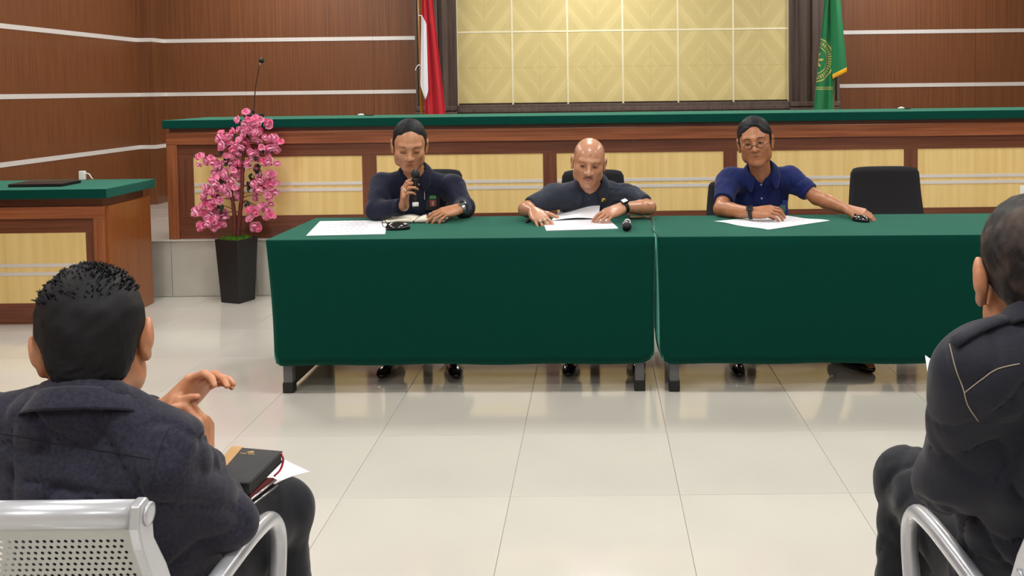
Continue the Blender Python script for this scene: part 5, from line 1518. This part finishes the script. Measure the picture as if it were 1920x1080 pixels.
CLUST = [(462, 228, 20, 10), (478, 232, 15, 9), (494, 232, 14, 8), (452, 245, 16, 8), (470, 252, 18, 10), (488, 255, 18, 10), (420, 256, 12, 6), (428, 270, 15, 8), (442, 276, 15, 8), (420, 282, 12, 6), (455, 268, 14, 8),
         (468, 288, 16, 9), (486, 285, 16, 9), (512, 258, 10, 5), (520, 272, 9, 5), (505, 270, 10, 5), (380, 300, 10, 6), (395, 298, 11, 6), (402, 312, 11, 6), (425, 298, 14, 7), (440, 302, 12, 6), (455, 308, 12, 6), (500, 302, 12, 5), (517, 303, 9, 4), (490, 312, 12, 5),
         (432, 325, 14, 8), (442, 335, 12, 7), (404, 338, 14, 8), (418, 342, 15, 9), (395, 352, 12, 7), (405, 360, 14, 8), (425, 355, 10, 6), (437, 362, 14, 10), (392, 370, 12, 7), (408, 378, 8, 4), (492, 328, 14, 8), (506, 335, 13, 8), (484, 345, 13, 8), (500, 350, 15, 9), (513, 352, 10, 6), (490, 365, 12, 6), (511, 377, 7, 3),
         (372, 396, 6, 3), (386, 390, 10, 6), (400, 396, 11, 7), (383, 405, 9, 5), (392, 415, 12, 7), (409, 415, 13, 8), (380, 424, 8, 4), (402, 428, 9, 4), (420, 402, 6, 3), (472, 400, 8, 5), (474, 414, 8, 5), (479, 425, 7, 4), (492, 391, 8, 5), (500, 400, 7, 4), (508, 409, 6, 4), (470, 391, 6, 3)]
ctr = [Vector((q[0] + 0, q[1], 0)) for q in CLUST]
def flower(m, sd):
    r_ = random.Random(sd); bm = new_bm()
    for ring, (n, rad, zt, tilt) in enumerate(((6, .026, 0, .2), (5, .019, .006, .7), (4, .011, .010, 1.1))):
        for k in range(n):
            a = 2 * PI * k / n + ring * .5 + r_.uniform(-.2, .2); dx = Vector((math.cos(a), math.sin(a), 0)); sd_ = Vector((-dx.y, dx.x, 0)); w = rad * .62; up = Vector((0, 0, 1)); rr_ = rad * r_.uniform(.85, 1.15)
            o0 = up * zt; e1 = o0 + (dx * math.cos(tilt) + up * math.sin(tilt)) * rr_ * .6; e2 = o0 + (dx * math.cos(tilt + .5) * 1.0 + up * math.sin(tilt + .2)) * rr_ * 1.05
            v = [bm.verts.new(q) for q in (o0 + sd_ * w * .15, e1 + sd_ * w, e2 + sd_ * w * .45 + up * .002, e2 - sd_ * w * .45, e1 - sd_ * w, o0 - sd_ * w * .15, e1 - up * .003)]
            bm.faces.new((v[0], v[1], v[6])); bm.faces.new((v[1], v[2], v[3], v[6])); bm.faces.new((v[3], v[4], v[6])); bm.faces.new((v[4], v[5], v[6])); bm.faces.new((v[5], v[0], v[6]))
    me = bpy.data.meshes.new('blossom'); bm.to_mesh(me); bm.free(); me.materials.append(m); return me
FM = [flower(petal, 1), flower(petal, 2), flower(petal_dark, 3)]
nb_ = 0
for (u, v, rp, n) in CLUST:
    n_ = n * 0.72
    for k in range(max(2, int(round(n_)))):
        if nb_ >= 298: break
        a = rg.uniform(0, 2 * PI); rr_ = rp * math.sqrt(rg.random()) * .85; uu, vv_ = u + rr_ * math.cos(a), v + rr_ * math.sin(a)
        dy = rg.uniform(-.05, .05) + (u - 448) * .0003; p = tp_(uu, vv_, dy)
        o = bpy.data.objects.new('blossom', FM[rg.choice((0, 0, 1, 1, 2))]); COL.objects.link(o); o.parent = tr; o.location = p
        dirv = Vector((math.cos(a) * .8, -1.0 + rg.uniform(-.2, .4), -math.sin(a) * .8)).normalized(); o.rotation_mode = 'QUATERNION'; o.rotation_quaternion = Vector((0, 0, 1)).rotation_difference(dirv)
        s_ = rg.uniform(1.05, 1.45); o.scale = (s_, s_, s_); nb_ += 1
# branches and leaves
def branch(uvs, r0=.004):
    P = curve_pts([tp_(*q) for q in uvs], 5); bm = new_bm(); add_tube(bm, P, [r0 * (1 - .6 * i / len(P)) for i in range(len(P))], 6); obj('branch', bm, bark, tr, True)
for b_ in [((449, 400), (435, 392), (418, 386), (400, 396)), ((432, 350), (418, 335), (405, 318), (395, 305)), ((436, 372), (420, 372), (405, 366)), ((454, 350), (470, 345), (485, 342), (500, 345)), ((452, 372), (470, 366), (490, 366)),
           ((450, 385), (462, 378), (478, 384), (495, 395), (508, 408)), ((450, 392), (460, 375), (466, 390), (476, 415)), ((455, 310), (440, 300), (428, 282), (420, 262)), ((456, 300), (475, 300), (500, 300), (516, 303)), ((458, 265), (480, 268), (500, 268), (518, 272)),
           ((440, 395), (425, 400), (410, 412)), ((456, 280), (462, 255), (474, 235)), ((430, 345), (415, 345), (402, 350)), ((455, 330), (445, 330), (434, 328)), ((425, 398), (405, 404), (388, 420))]: branch(b_)
def leaf(u, v, rz, s_=1.0):
    bm = new_bm(); n = 6; A_ = []; 
    for i in range(n + 1):
        t_ = i / n; w = .012 * math.sin(t_ * PI) ** .8 + .0005; A_.append([bm.verts.new((-w, t_ * .042, .004 * math.sin(t_ * 3) + .003)), bm.verts.new((0, t_ * .042, .004 * math.sin(t_ * 3))), bm.verts.new((w, t_ * .042, .004 * math.sin(t_ * 3) + .003))])
    for a, b in zip(A_, A_[1:]):
        bm.faces.new((a[0], a[1], b[1], b[0])); bm.faces.new((a[1], a[2], b[2], b[1]))
    me = bpy.data.meshes.new('leaf'); bm.to_mesh(me); bm.free(); me.materials.append(leaf_mat); return me
LM = leaf(0, 0, 0)
for (u, v) in [(445, 284), (440, 288), (452, 290), (428, 306), (425, 312), (432, 310), (406, 318), (410, 322), (465, 318), (485, 316), (482, 325), (478, 330), (470, 338), (466, 350), (474, 352), (468, 358), (430, 334), (436, 345), (405, 372), (402, 380), (412, 395), (418, 400), (466, 388), (468, 392), (420, 350), (480, 300), (496, 290), (446, 320), (415, 290), (490, 340), (470, 262), (440, 262)]:
    for k in range(3):
        o = bpy.data.objects.new('leaf', LM); COL.objects.link(o); o.parent = tr; o.location = tp_(u + rg.uniform(-3, 3), v + rg.uniform(-3, 3), rg.uniform(-.04, .03)); o.rotation_euler = (rg.uniform(.5, 2.3), rg.uniform(-.5, .5), rg.uniform(0, 6.28)); s_ = rg.uniform(.7, 1.2); o.scale = (s_, s_, s_)
